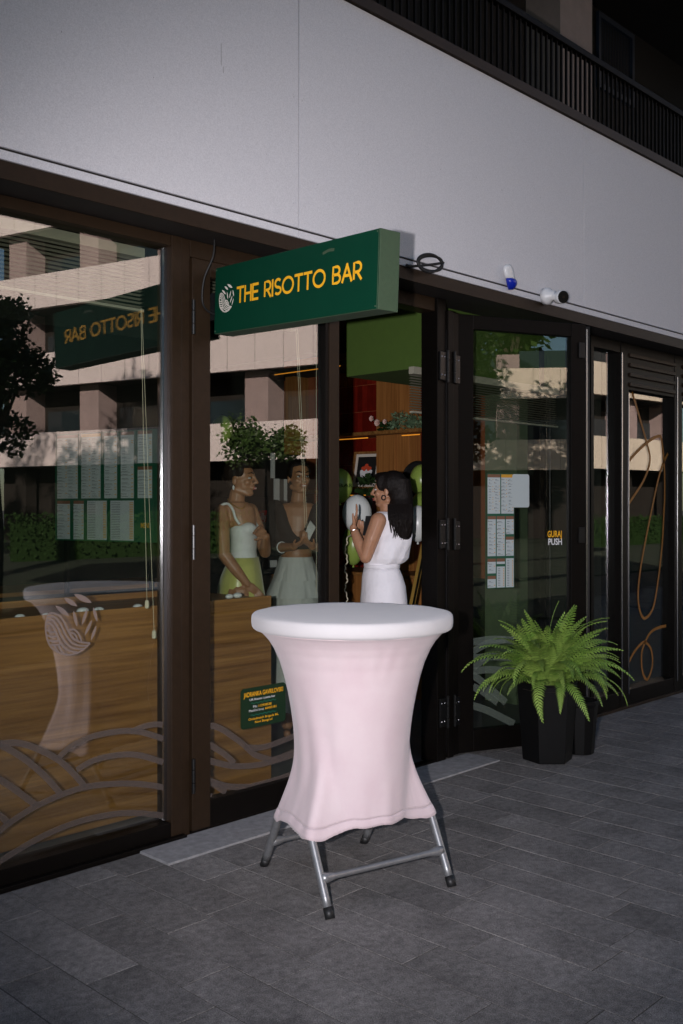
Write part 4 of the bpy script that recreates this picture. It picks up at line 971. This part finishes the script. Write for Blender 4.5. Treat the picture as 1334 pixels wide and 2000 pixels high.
# ---------------------------------------------------------------- balloons
def balloon(x, y, rx, ry, d, mt, lab, txt=None, col=None, string=True):
    c = at(x, y, d); k = d/_F; rx *= k; ry *= k
    t = thing('balloon', lab, 'balloon', c, 'green and white balloons inside the shop')
    mb = MB(); n, mm = 20, 14; rg = []
    for i in range(mm+1):
        ph = -math.pi/2+math.pi*i/mm; r = math.cos(ph); zz = math.sin(ph)
        if zz < 0: r = r*(1-0.10*(-zz)**2); zz *= 1.06
        rg.append([c+Vector((max(r, .02)*rx*math.cos(2*math.pi*j/n), max(r, .02)*rx*math.sin(2*math.pi*j/n), zz*ry)) for j in range(n)])
    mb.loft(rg); mb.build('skin', mt, t, smooth=True)
    mb = MB(); mb.lathe([(.003, c.z-ry*1.06+.004), (.009, c.z-ry*1.06-.012), (.006, c.z-ry*1.06-.014)], (c.x, c.y, 0), 8); mb.build('knot', mt, t)
    if txt:
        V, Fc = text_mb(txt, (0, 0, 0), (1, 0, 0), (0, 1, 0), 1.0, bold=.02)
        xs = [p.x for p in V]; w = max(xs)-min(xs); mid = (max(xs)+min(xs))/2; mb = MB(); VV = []
        for p in V:
            a = (p.x-mid)/w*1.35+txt_off.get(txt, 0); b = p.y/0.73*0.22-.12
            VV.append(c+(CR*(math.sin(a)*math.cos(b))-CF*(math.cos(a)*math.cos(b)))*(rx*1.012)+UP*(math.sin(b)*ry*1.012))
        mb.add(VV, Fc); mb.build('lettering', col, t)
    return c, ry
txt_off = {'THE RISOTTO BAR': -0.15, 'BAR': 0.55}
bal = [(697, 1003, 29, 37, 6.75, 'bal_w', 'white balloon just behind the raised hand in the doorway', None), (664, 948, 25, 33, 7.0, 'bal_g', 'olive green balloon half hidden behind the door stile', 'BAR'),
       (690, 1064, 22, 38, 7.1, 'bal_g', 'olive green balloon hanging below the white one in the doorway', None), (823, 938, 23, 31, 7.3, 'bal_g', 'olive green balloon in front of the round black tray', None),
       (832, 994, 33, 36, 7.1, 'bal_g', 'olive green balloon with white lettering behind the long haired woman', 'THE RISOTTO BAR'), (816, 1022, 22, 35, 6.75, 'bal_w', 'white balloon behind the back of the long haired woman', None),
       (850, 925, 16, 22, 7.2, 'bal_w', 'white balloon mostly hidden by the hinge post', None), (434, 838, 21, 27, 6.9, 'bal_g', 'olive green balloon floating high behind the glazed door', None)]
for b in bal:
    c, ry = balloon(b[0], b[1], b[2], b[3], b[4], M[b[5]], b[6], b[7], M['white'] if b[7] != 'BAR' else M['leaf_dark'])
rb = MB(); q = [at(676+2.2*math.sin(i*.55)+1.2*math.sin(i*1.7), 1046+i*3.3, 6.62) for i in range(46)]; q = spline([at(690, 1042, 6.75), at(684, 1046, 6.68)]+q[1:], 2)
rb.tube(q, [.0028+.0022*abs(math.sin(i*.8)) for i in range(len(q))], 5)
rb.v = [Vector(v) for v in rb.v]; tag(rb.build('curling_ribbon', M['cord'], None), 'cream curling ribbon hanging below the white balloon', 'ribbon')

# ---------------------------------------------------------------- people
def remesh(name, mb, voxel, smooth_it, mt, parent):
    o = mb.build(name, mt, None)
    r = o.modifiers.new('r', 'REMESH'); r.mode = 'VOXEL'; r.voxel_size = voxel; r.use_smooth_shade = True
    if smooth_it: s = o.modifiers.new('s', 'SMOOTH'); s.iterations = smooth_it; s.factor = .5
    dg = bpy.context.evaluated_depsgraph_get(); ev = o.evaluated_get(dg); me = bpy.data.meshes.new_from_object(ev)
    old = o.data; o.modifiers.clear(); o.data = me; bpy.data.meshes.remove(old); me.name = name
    off = wloc(parent); me.transform(Matrix.Translation(-off)); me.polygons.foreach_set('use_smooth', [True]*len(me.polygons))
    o.parent = parent; return o
def cap(mb, a, ra, b, rb_, n=10):
    a, b = Vector(a), Vector(b); mb.ball(a, ra, n=n, m=8); mb.ball(b, rb_, n=n, m=8); mb.tube([a, b], [ra, rb_], n)
def chain(mb, pts, rs):
    for i in range(len(pts)-1): cap(mb, pts[i], rs[i], pts[i+1], rs[i+1])
def ring(l, r, y, dh, d, off=0.0, n=28, e=2.0):
    c = at((l+r)/2, y, d+off); a = (r-l)/2*(d+off)/_F; out = []
    for k in range(n):
        th_ = 2*math.pi*k/n; cs, sn = math.cos(th_), math.sin(th_)
        out.append(c+CR*(a*math.copysign(abs(cs)**(2/e), cs))+CF*(dh*math.copysign(abs(sn)**(2/e), sn)))
    return out
def head_prims(mb, c, f, s):
    f = Vector(f).normalized(); sd = f.cross(UP).normalized(); ax = (f, sd, UP); L = lambda a, b, z: c+f*(a*s)+sd*(b*s)+UP*(z*s)
    mb.ball(L(-.012, 0, .03), .094*s, .074*s, .088*s, 16, 12, ax); mb.ball(L(.022, 0, -.03), .062*s, .058*s, .075*s, 14, 10, ax)
    mb.ball(L(.040, 0, .022), .052*s, .056*s, .045*s, 12, 8, ax)
    mb.ball(L(.060, 0, -.088), .026*s, .028*s, .022*s, 10, 8, ax)
    for b in (-1, 1):
        cap(mb, L(-.01, .048*b, -.065), .020*s, L(.055, .018*b, -.092), .018*s); mb.ball(L(.058, .034*b, -.022), .024*s, .022*s, .022*s, 8, 6, ax)
        mb.ball(L(-.008, .076*b, -.012), .017*s, .009*s, .030*s, 8, 8, ax)
        cap(mb, L(.082, .012*b, .030), .010*s, L(.066, .046*b, .030), .009*s)
    cap(mb, L(.090, 0, .018), .009*s, L(.112, 0, -.022), .0115*s); 
    for b in (-1, 1): mb.ball(L(.097, .011*b, -.028), .0095*s, .009*s, .008*s, 8, 6, ax)
    mb.ball(L(.086, 0, -.055), .013*s, .024*s, .014*s, 8, 6, ax)
    return L, f, sd, ax
def face_parts(p, L, ax, s, lipm='lip', teeth=False):
    m_ = MB()
    for b in (-1, 1): m_.ball(L(.0755, .031*b, .006), .011*s, .0125*s, .0058*s, 10, 6, ax)
    m_.build('eye_white', M['eye'], p, smooth=True)
    m_ = MB()
    for b in (-1, 1):
        m_.ball(L(.0835, .030*b, .006), .0045*s, .0060*s, .0056*s, 8, 6, ax)
        m_.tube([L(.084, .017*b, .010), L(.0855, .031*b, .0135), L(.077, .044*b, .009)], .0022*s, 5)
    m_.build('iris', M['black'], p, smooth=True)
    m_ = MB()
    for b in (-1, 1): m_.tube([L(.095, .014*b, .033), L(.091, .034*b, .041), L(.078, .052*b, .034)], [.0035*s, .004*s, .002*s], 6)
    m_.build('eyebrow', M['hair'], p)
    m_ = MB(); m_.ball(L(.099, 0, -.053), .006*s, .022*s, .0045*s, 10, 6, ax); m_.ball(L(.098, 0, -.063), .006*s, .019*s, .005*s, 10, 6, ax); m_.build('lips', M[lipm], p, smooth=True)
    if teeth:
        m_ = MB(); m_.ball(L(.1025, 0, -.058), .003*s, .017*s, .0042*s, 10, 6, ax); m_.build('teeth', M['eye'], p, smooth=True)
def hand(mb, w, d, up_, s=1.0, curl=0.25, thumb=1):
    d = Vector(d).normalized(); sd = d.cross(Vector(up_)).normalized(); nrm = sd.cross(d)      # palm normal
    ax = (d, sd, nrm); mb.ball(Vector(w)+d*.045*s, .048*s, .038*s, .016*s, 10, 8, ax)
    for i, (o, l) in enumerate(((-.029, .062), (-.010, .075), (.010, .078), (.029, .070))):
        a = Vector(w)+d*.082*s+sd*o*s; l *= s; d1 = (d+nrm*curl+sd*o*2).normalized(); b = a+d1*l*.45; d2 = (d1+nrm*curl*1.4).normalized(); c = b+d2*l*.32; e_ = c+(d2+nrm*curl).normalized()*l*.26
        chain(mb, [a-d*.02*s, a, b, c, e_], [.0095*s, .0092*s, .0085*s, .0078*s, .0065*s])
    a = Vector(w)+d*.022*s+sd*.028*thumb*s; b = a+(d*.7+sd*.7*thumb+nrm*.3).normalized()*.036*s; c = b+(d*.95+sd*.3*thumb+nrm*.4).normalized()*.03*s
    chain(mb, [Vector(w)+d*.02*s, a, b, c], [.014*s, .0125*s, .0098*s, .0075*s])
def fold_noise(rings, amp, fz, fa, seed=0):
    for ri in rings:
        c = sum(ri, Vector((0, 0, 0)))/len(ri)
        for k, p in enumerate(ri):
            dv = (p-c); a = math.atan2(dv.y, dv.x)
            ri[k] = p+dv.normalized()*amp*noise.noise(Vector((math.cos(a)*fa+seed, math.sin(a)*fa, p.z*fz)))
    return rings

def floor_y(d): return 988+CAM_H*_F/d
# ---- woman in white, doorway (back three-quarter, face in profile to the left)
D = 6.05
PC = thing('person', 'woman with long dark hair in sleeveless white outfit raising one hand in the doorway', 'person', (at(752, 0, D).x, at(752, 0, D).y, 0), 'women talking inside the shop')
b = MB(); hc = at(758, 958, D); s_ = .92
Lh, f_, sd_, ax_ = head_prims(b, hc, -CR*.95+CF*.31, s_)
cap(b, at(756, 978, D), .050, at(760, 1004, D), .056)
tor = [ring(742, 778, 1000, .07, D), ring(734, 790, 1012, .10, D), ring(728, 794, 1030, .115, D), ring(722, 788, 1060, .115, D), ring(716, 778, 1090, .105, D), ring(714, 779, 1108, .10, D), ring(710, 790, 1140, .13, D), ring(708, 792, 1175, .135, D), ring(712, 788, 1215, .13, D)]
b.loft(tor[::-1])
fy = floor_y(D)
for off, sx in ((-.09, 0), (.09, 4)):
    chain(b, [at(748+sx, 1190, D+off), at(746+sx, 1335, D+off), at(752+sx, fy-25, D+off)], [.085, .055, .042]); cap(b, at(752+sx, fy-9, D+off), .028, at(738+sx, fy-9, D+off), .026)
sh = at(739, 1017, D-.13); el = at(714, 1088, D-.14); wr = at(690, 1031, D-.06)
chain(b, [sh, at(726, 1052, D-.15), el], [.050, .046, .038]); chain(b, [el, at(700, 1058, D-.10), wr], [.038, .034, .023])
hand(b, wr, (at(697, 1004, D-.03)-wr), -CR, 0.92, .12, 1)
sh2 = at(778, 1014, D+.15); el2 = at(742, 1082, D+.24); wr2 = at(712, 1046, D+.14)
chain(b, [sh2, el2, wr2], [.050, .040, .026]); hand(b, wr2, (at(703, 1034, D+.08)-wr2), UP, .9, .4, -1)
remesh('body', b, .0055, 3, M['skin'], PC); face_parts(PC, Lh, ax_, s_)
# blouse and trousers
rg = [ring(739, 781, 999, .078, D), ring(733, 791, 1004, .105, D), ring(731, 797, 1013, .12, D), ring(728, 801, 1025, .128, D), ring(722, 806, 1043, .135, D), ring(718, 805, 1060, .140, D), ring(714, 799, 1078, .140, D), ring(710, 796, 1090, .140, D), ring(711, 790, 1097, .130, D), ring(711, 781, 1102, .116, D)]
b = MB(); b.loft(fold_noise(rg, .016, 9, 2.2, 3)[::-1]); 
remesh('blouse', b, .006, 3, M['cloth_w'], PC)
rg = [ring(710.5, 781, 1101, .119, D), ring(710.5, 781, 1105, .121, D), ring(711, 781, 1110, .119, D)]
b = MB(); b.loft(rg[::-1]); b.build('waistband', M['cloth_w'], PC, smooth=True)
rg = [ring(711, 780, 1109, .117, D), ring(708, 787, 1125, .13, D), ring(707, 793, 1145, .148, D), ring(705, 796, 1172, .158, D), ring(705, 797, 1215, .160, D), ring(708, 796, 1300, .155, D), ring(710, 796, 1400, .15, D), ring(711, 797, fy-12, .15, D)]
rg = [r for a_, b_ in zip(rg[:-1], rg[1:]) for r in ([[p.lerp(q, t) for p, q in zip(a_, b_)] for t in (0, .5)])]+[rg[-1]]
b = MB(); b.loft(fold_noise(rg, .010, 2.5, 3.2, 8)[::-1]); b.build('trousers', M['cloth_w'], PC, smooth=True)
# hair
b = MB(); b.ball(Lh(-.036, 0, .040), .098*s_, .092*s_, .094*s_, 18, 12, ax_); b.ball(Lh(.015, 0, .085), .060*s_, .066*s_, .040*s_, 14, 10, ax_)
b.loft([ring(758, 801, 935, .085, D), ring(757, 805, 955, .09, D), ring(757, 807, 975, .09, D), ring(757, 807, 1000, .10, D, -.035), ring(760, 807, 1020, .10, D, -.05), ring(764, 806, 1038, .085, D, -.06), ring(769, 803, 1049, .06, D, -.07), ring(776, 798, 1054, .03, D, -.075)][::-1])
b.ball(Lh(.030, .058, .050), .034, .018, .050, 10, 8, ax_); b.ball(Lh(.030, -.058, .050), .034, .018, .050, 10, 8, ax_); b.ball(Lh(.045, 0, .092), .045, .055, .028, 12, 8, ax_)
remesh('hair', b, .006, 2, M['hair'], PC)
strands = MB()
for i in range(40):
    x0_ = 758+i*1.18; yy = 1030+16*math.sin(i/40*math.pi)+random.uniform(-6, 12); strands.tube(spline([at(x0_, 985, D-.115), at(x0_+1, 1015, D-.16), at(x0_+random.uniform(-3, 3)+(6 if i < 12 else -2), yy, D-.155+random.uniform(0, .03))], 3), [.004, .004, .004, .0038, .003, .0022, .0012][:7], 5)
strands.build('hair_strand', M['hair'], PC)['kind'] = 'stuff'
m_ = MB(); m_.lathe([(.0, 0)], n=3) if False else None
er = at(749, 972, D-.09); mb = MB(); mb.tube([er+CR*(.012*math.cos(a*.6))+UP*(.014*math.sin(a*.6)) for a in range(11)], .0042, 6); mb.build('earring', M['black'], PC)
mb = MB(); q = wr+(el-wr)*.12; d_ = (el-wr).normalized(); a_ = d_.orthogonal().normalized(); b_ = d_.cross(a_); mb.tube([q+(a_*math.cos(R(t))+b_*math.sin(R(t)))*.029 for t in range(0, 361, 24)], .0028, 6); mb.build('bracelet', M['steel_edge'], PC)
ph = MB(); c_ = at(708, 1030, D+.05); ph.obox(c_-UP*.05, CR*.035+CF*.02, UP*.12+CR*.02, CF*.008); ph.build('phone', M['black'], PC, bevel=.002)

# ---- woman in white corset (profile to the right)
D = 6.2
PA = thing('person', 'woman in white corset top and yellow green skirt behind the glazed door', 'person', (at(470, 0, D).x, at(470, 0, D).y, 0), 'women talking inside the shop')
b = MB(); hc = at(471, 936, D); s_ = .98
Lh, f_, sd_, ax_ = head_prims(b, hc, CR*.93-CF*.37, s_)
cap(b, at(464, 962, D), .048, at(461, 984, D), .054)
tor = [ring(440, 484, 981, .07, D), ring(430, 496, 990, .10, D, .02), ring(436, 500, 1008, .11, D, .02), ring(450, 502, 1035, .115, D, .02), ring(452, 502, 1055, .11, D, .02), ring(452, 499, 1077, .10, D, .02), ring(446, 503, 1105, .125, D, .02), ring(437, 508, 1140, .14, D, .02), ring(438, 506, 1180, .14, D, .02)]
b.loft(tor[::-1])
fy = floor_y(D)
for off, sx in ((-.07, 0), (.10, 0)):
    chain(b, [at(468+sx, 1160, D+off), at(470+sx, 1310, D+off), at(468+sx, fy-25, D+off)], [.09, .056, .042]); cap(b, at(468+sx, fy-9, D+off), .028, at(484+sx, fy-9, D+off), .026)
sh = at(434, 1000, D-.05); el = at(437, 1082, D-.13); wr = at(482, 1140, D-.12)
chain(b, [sh, at(434, 1040, D-.10), el], [.052, .048, .040]); chain(b, [el, at(460, 1112, D-.13), wr], [.040, .036, .025]); hand(b, wr, (at(500, 1160, D-.10)-wr), -CF, .95, .3, 1)
sh2 = at(489, 998, D+.13); el2 = at(518, 1078, D+.10); wr2 = at(519, 1048, D-.06)
chain(b, [sh2, at(506, 1040, D+.15), el2], [.050, .044, .038]); chain(b, [el2, wr2], [.038, .026]); hand(b, wr2, (at(504, 1036, D-.11)-wr2), -CF, .92, .5, -1)
remesh('body', b, .0055, 3, M['skin_tan'], PA); face_parts(PA, Lh, ax_, s_, teeth=True)
rg = [ring(451, 503, 1026, .119, D, .015), ring(449, 504.5, 1034, .126, D, .01), ring(450, 503, 1047, .122, D, .012), ring(450.5, 502, 1060, .114, D, .018), ring(450, 501, 1077, .107, D, .02), ring(447, 503, 1092, .118, D, .02), ring(449, 501, 1106, .126, D, .02)]
b = MB(); b.loft(rg[::-1]); b.ball(at(484, 1034, D-.062), .058, .055, .045); b.ball(at(491, 1034, D+.05), .05, .05, .045)
remesh('corset', b, .006, 2, M['corset'], PA)
b = MB()
for pts in ([(425, 996, -.03), (434, 986, -.07), (446, 984.5, -.085), (455, 996, -.115), (460, 1012, -.128), (468, 1024, -.13)], [(478, 984, .01), (488, 1001, .02), (497, 1018, .04), (503, 1028, .05)]):
    q = spline([at(x, y, D+o) for x, y, o in pts], 5); b.tube(q, .0085, 8)
b.build('strap', M['corset'], PA, smooth=True)
rg = [ring(447, 504, 1088, .115, D, .02), ring(440, 508, 1106, .135, D, .02), ring(432, 511, 1125, .150, D, .02), ring(427, 514, 1145, .160, D, .02), ring(424, 518, 1170, .168, D, .02), ring(424, 520, 1230, .175, D, .02), ring(422, 524, 1350, .185, D, .02), ring(420, 528, fy-30, .19, D, .02)]
b = MB(); b.loft(fold_noise(rg, .012, 2, 2.4, 1)[::-1]); b.build('skirt', M['satin'], PA, smooth=True)
b = MB(); b.ball(Lh(-.030, 0, .044), .092*s_, .083*s_, .090*s_, 18, 12, ax_); b.ball(Lh(.018, 0, .088), .062*s_, .066*s_, .038*s_, 14, 10, ax_); b.ball(Lh(.018, .060, .055), .034*s_, .020*s_, .045*s_, 10, 8, ax_); b.ball(Lh(.018, -.060, .055), .034*s_, .020*s_, .045*s_, 10, 8, ax_); b.ball(Lh(-.105, 0, .012), .034*s_, .036*s_, .034*s_, 12, 8, ax_); b.ball(Lh(-.05, 0, -.03), .05*s_, .062*s_, .05*s_, 12, 8, ax_)
remesh('hair', b, .006, 2, M['hair_b'], PA)
mb = MB(); q = [at(445, 975, D-.05), at(452, 984, D-.10), at(463, 991, D-.13), at(474, 993, D-.12), at(480, 984, D-.06)]; mb.tube(spline(q, 5), .0035, 6); mb.build('necklace', M['gold'], PA)
er = Lh(-.008, .088, -.055) if (sd_.dot(CF) < 0) else Lh(-.008, -.088, -.055); mb = MB(); mb.ball(er, .007, .007, .015, 8, 6); mb.build('earring', M['pebble'], PA)

# ---- woman in black top (towards the viewer)
D = 6.65
PB = thing('person', 'woman in black wrap top and white tiered skirt holding a paper bag', 'person', (at(584, 0, D).x, at(584, 0, D).y, 0), 'women talking inside the shop')
b = MB(); hc = at(584, 933, D); s_ = .95
Lh, f_, sd_, ax_ = head_prims(b, hc, -CF*.92+CR*.39, s_)
cap(b, at(584, 962, D+.02), .048, at(582, 985, D+.02), .054)
tor = [ring(556, 608, 982, .06, D, .02), ring(540, 624, 990, .085, D, .02), ring(540, 624, 1008, .10, D, .02), ring(545, 617, 1035, .11, D, .02), ring(549, 612, 1060, .10, D, .02), ring(549, 609, 1080, .095, D, .02), ring(546, 611, 1100, .11, D, .02), ring(540, 616, 1130, .13, D, .02), ring(542, 614, 1170, .13, D, .02)]
b.loft(tor[::-1]); fy = floor_y(D)
for sx in (-17, 17):
    chain(b, [at(578+sx, 1150, D), at(578+sx, 1290, D), at(578+sx, fy-25, D)], [.09, .056, .042]); cap(b, at(578+sx, fy-9, D), .028, at(578+sx, fy-5, D-.14), .026)
arms = []
for sx, k in ((1, 0), (-1, 1)):
    sh = at(584-sx*46, 993, D+.02); el = at(584-sx*50, 1070, D-.02); wr = at(584+(-10 if sx > 0 else 26), 1068, D-.26); arms.append((sh, el, wr))
    chain(b, [sh, el], [.050, .040]); chain(b, [el, wr], [.040, .025]); hand(b, wr, (at(584+(8 if sx > 0 else 14), 1058, D-.30)-wr), UP, .92, .5, sx)
remesh('body', b, .006, 3, M['skin_tan'], PB); face_parts(PB, Lh, ax_, s_, teeth=True)
b = MB()
b.loft([ring(544, 549, 984, .02, D, .0), ring(536, 560, 988, .075, D, .02), ring(534, 566, 1000, .105, D, .02), ring(536, 574, 1020, .118, D, .02), ring(540, 588, 1040, .122, D, .02), ring(545, 614, 1058, .112, D, .02), ring(547, 612, 1072, .104, D, .02)][::-1])
b.loft([ring(618, 623, 984, .02, D, .0), ring(606, 630, 988, .075, D, .02), ring(601, 631, 1000, .105, D, .02), ring(593, 629, 1020, .118, D, .02), ring(582, 622, 1040, .122, D, .02), ring(560, 616, 1058, .112, D, .02), ring(552, 612, 1072, .104, D, .02)][::-1])
b.loft([ring(546, 622, 986, .05, D, .06), ring(540, 626, 1010, .085, D, .05), ring(546, 616, 1060, .08, D, .05)][::-1])
for sh, el, wr in arms: chain(b, [sh, el], [.060, .058]); chain(b, [el, el+(wr-el)*.30], [.056, .052])
remesh('top', b, .0065, 2, M['cloth_b'], PB)
def tier(t0, t1, amp, seed):
    rg = []
    for i in range(6):
        t = i/5; rg.append(ring(*(a+(c_-a)*t for a, c_ in zip(t0, t1)), D, .02, n=72))
    for i, r_ in enumerate(rg):
        c_ = sum(r_, Vector((0, 0, 0)))/len(r_)
        for k, p in enumerate(r_): r_[k] = p+(p-c_).normalized()*amp*(i/5)*(math.sin(k*.87+seed)+.6*math.sin(k*1.9+seed*2))*.5
    mb = MB(); mb.loft(rg[::-1], caps=False); return mb.build('skirt_tier', M['gauze'], PB, smooth=True)
tier((546, 610, 1087, .112), (534, 624, 1132, .160), .012, 1); tier((540, 616, 1112, .135), (520, 632, 1165, .185), .016, 2); tier((536, 620, 1150, .15), (518, 640, 1260, .22), .02, 3); tier((530, 628, 1240, .18), (512, 648, fy-60, .26), .025, 4)
b = MB(); b.ball(Lh(-.030, 0, .040), .086*s_, .080*s_, .088*s_, 18, 12, ax_); b.ball(Lh(.002, 0, .085), .060*s_, .066*s_, .036*s_, 14, 10, ax_)
for q_ in (-1, 1): b.ball(Lh(.0, .066*q_, .040), .040*s_, .018*s_, .050*s_, 10, 8, ax_)
remesh('hair', b, .006, 2, M['hair'], PB)
mb = MB(); q = arms[0][1]+(arms[0][2]-arms[0][1])*.42; d_ = (arms[0][2]-arms[0][1]).normalized(); a_ = d_.orthogonal().normalized(); b_ = d_.cross(a_); mb.tube([q+(a_*math.cos(R(t))+b_*math.sin(R(t)))*.035 for t in range(0, 361, 24)], .0045, 6); mb.build('bracelet', M['pebble'], PB)
bag = MB(); q = [at(591, 1052, D-.30), at(603, 1058, D-.30), at(617, 1030, D-.26), at(606, 1016, D-.26)]
bag.loft([[p-CF*.02 for p in q], [p+CF*.02 for p in q]]); bo = bag.build('paper_bag', M['gauze'], None, bevel=.004); tag(bo, 'crumpled white paper bag in the hands of the woman in black', 'bag')

# ================================================================ ACROSS THE COURT (seen in the glass)
lw_ = MB(); lw_.box(-30, 60, -60, -3.6, -0.011, 0.03); tag(lw_.build('lawn', M['lawn']), kind='structure')
def wing(label, A_, B_, bandm, zs, bh, hgt, npier, deep=1.6):
    A_, B_ = Vector((*A_, 0)), Vector((*B_, 0)); u = (B_-A_).normalized(); L_ = (B_-A_).length
    n = Vector((u.y, -u.x, 0))
    if n.dot(-A_) < 0: n = -n                     # towards the court
    t = thing('apartment_building', label, 'building', A_)
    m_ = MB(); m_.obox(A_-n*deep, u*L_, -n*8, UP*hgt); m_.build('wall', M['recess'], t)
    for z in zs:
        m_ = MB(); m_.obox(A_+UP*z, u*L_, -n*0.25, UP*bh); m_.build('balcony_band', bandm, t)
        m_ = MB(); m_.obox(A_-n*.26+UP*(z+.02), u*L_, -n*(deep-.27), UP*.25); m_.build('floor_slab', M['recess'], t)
        m_ = MB()
        for i in range(int(L_/1.2)): m_.obox(A_+u*(i*1.2)+n*.001+UP*(z+.01), u*.012, n*.002, UP*(bh-.02))
        m_.build('panel_joint', M['recess'], t)['kind'] = 'stuff'
    for i in range(npier):
        a = L_*(i+.5)/npier
        m_ = MB(); m_.obox(A_+u*(a-.5)-n*.55+UP*zs[0], u*1.0, -n*(deep-.56), UP*(hgt-zs[0])); m_.build('pier', M['pier'], t)
        m_ = MB(); m_.obox(A_+u*(a-.3)-n*.7, u*.6, -n*.6, UP*zs[0]); m_.build('column', M['recess'], t)
    for z in zs:
        for i in range(npier):
            a = L_*(i+1.0)/npier
            if a+1.4 > L_: continue
            m_ = MB(); m_.obox(A_+u*(a-1.3)-n*(deep-.03)+UP*(z+.45), u*2.6, n*.025, UP*1.9); m_.build('window', M['far_glass'], t)
    return t
zs = [3.15, 6.35, 9.55, 12.75, 15.95]
wing('pinkish white apartment block reflected in the left window', (19.4, -33.0), (24.4, -13.5), M['band'], zs, 1.35, 17.5, 5)
wing('cream apartment block reflected in the right windows', (25.5, -15.6), (47.0, -13.5), M['band2'], zs, 1.40, 17.5, 6)
wing('far cream apartment block at the back of the court', (-12.0, -37.5), (17.5, -34.0), M['band2'], zs[:2], 1.35, 8.4, 8)

def crown(seed, c, rx, rz, n, ls, lobes=16):
    rr_ = random.Random(seed); mb = MB(); cs = []
    for i in range(lobes):
        d = Vector((rr_.gauss(0, 1), rr_.gauss(0, 1), rr_.gauss(0, .9))).normalized()*rr_.uniform(.25, .95); cs.append((Vector((d.x*rx, d.y*rx, d.z*rz)), rr_.uniform(.22, .42)*rx))
    for i in range(n):
        q, r = cs[rr_.randrange(lobes)]
        d = Vector((rr_.gauss(0, 1), rr_.gauss(0, 1), rr_.gauss(0, 1))).normalized()*r*rr_.uniform(.5, 1.05)
        p = Vector(c)+q+d; a = Vector((rr_.gauss(0, 1), rr_.gauss(0, 1), rr_.gauss(0, .6)-.3)).normalized(); b = a.cross(Vector((rr_.gauss(0, 1), rr_.gauss(0, 1), rr_.gauss(0, 1)))).normalized(); l = ls*rr_.uniform(.6, 1.3)
        mb.add([p, p+a*l*.5+b*l*.32, p+a*l, p+a*l*.5-b*l*.32], [(0, 1, 2, 3)])
    return mb, cs
def tree(label, x, y, h, rx, seed, n=5000, ls=.22, mt='tree_leaf', zc=None, rz=None):
    t = thing('courtyard_tree', label, 'tree', (x, y, 0), 'trees in the court'); zc = zc or h*.66; rz = rz or h*.36
    mb, cs = crown(seed, (x, y, zc), rx, rz, n, ls); mb.build('crown', M[mt], t)
    tr = MB(); tr.tube([(x, y, 0), (x+.05, y, h*.25), (x-.05, y+.05, h*.5), (x, y, h*.8)], [h*.018, h*.014, h*.010, h*.003], 8)
    for q, r in cs[:9]: tr.tube([(x, y, zc-rz*.5), Vector((x, y, zc))+q*.5+Vector((0, 0, -.2)), Vector((x, y, zc))+q], [h*.007, h*.004, h*.0015], 5)
    tr.build('trunk', M['bark'], t)
tree('tall tree in the court whose shade dapples the pinkish block', 6.2, -8.6, 16.5, 3.0, 1, 9000, .22)
tree('low dark tree reflected at the left edge of the window', 5.75, -3.9, 4.8, .75, 8, 6000, .085)
tree('second tall tree behind the large dark one', 3.5, -11.5, 14.5, 3.4, 2, 8000, .24)
tree('round tree in front of the pinkish block', 15.95, -10.5, 3.7, 1.35, 3, 3500, .12, zc=3.1, rz=.42)
tree('sunlit lime green tree reflected in the far right window', 50, -6.5, 11, 4.5, 4, 6000, .34, 'tree_leaf_y')
tree('slender tree before the far block', 8.6, -27.0, 12.5, 1.9, 5, 4000, .24)
tree('tall tree left of the far block', 3.5, -25.0, 13, 2.6, 6, 4000, .26)
def hedge(label, x0, x1, y, h, seed):
    rr_ = random.Random(seed); t = thing('hedge', label, 'hedge', ((x0+x1)/2, y, 0), 'hedges in the court'); mb = MB()
    for i in range(int((x1-x0)*420)):
        p = Vector((rr_.uniform(x0, x1), y+rr_.gauss(0, .3), h*rr_.random()**.6)); a = Vector((rr_.gauss(0, 1), rr_.gauss(0, 1), rr_.gauss(0, 1)+.3)).normalized(); b = a.orthogonal().normalized(); l = .11*rr_.uniform(.6, 1.3)
        mb.add([p, p+a*l*.5+b*l*.3, p+a*l, p+a*l*.5-b*l*.3], [(0, 1, 2, 3)])
    mb.build('foliage', M['leaf_dark'], t)
    mb = MB(); mb.box(x0+.1, x1-.1, y-.2, y+.2, 0, h*.8); mb.build('inner_twigs', M['leaf_dark'], t)
hedge('clipped hedge along the lawn below the pinkish block', 13, 21, -17.5, 1.3, 1)
hedge('clipped hedge along the lawn before the cream block', 26, 42, -11.3, 1.1, 2)
for k, (x, y, h) in enumerate(((-6, -47, 19), (1, -49, 20), (8, -47, 19), (15, -50, 21), (22, -48, 20))):
    tree(('tall tree %s beyond the far block' % ('farthest left', 'second from the left', 'in the middle', 'second from the right', 'farthest right')[k]), x, y, h, 5.2, 20+k, 4500, .5)
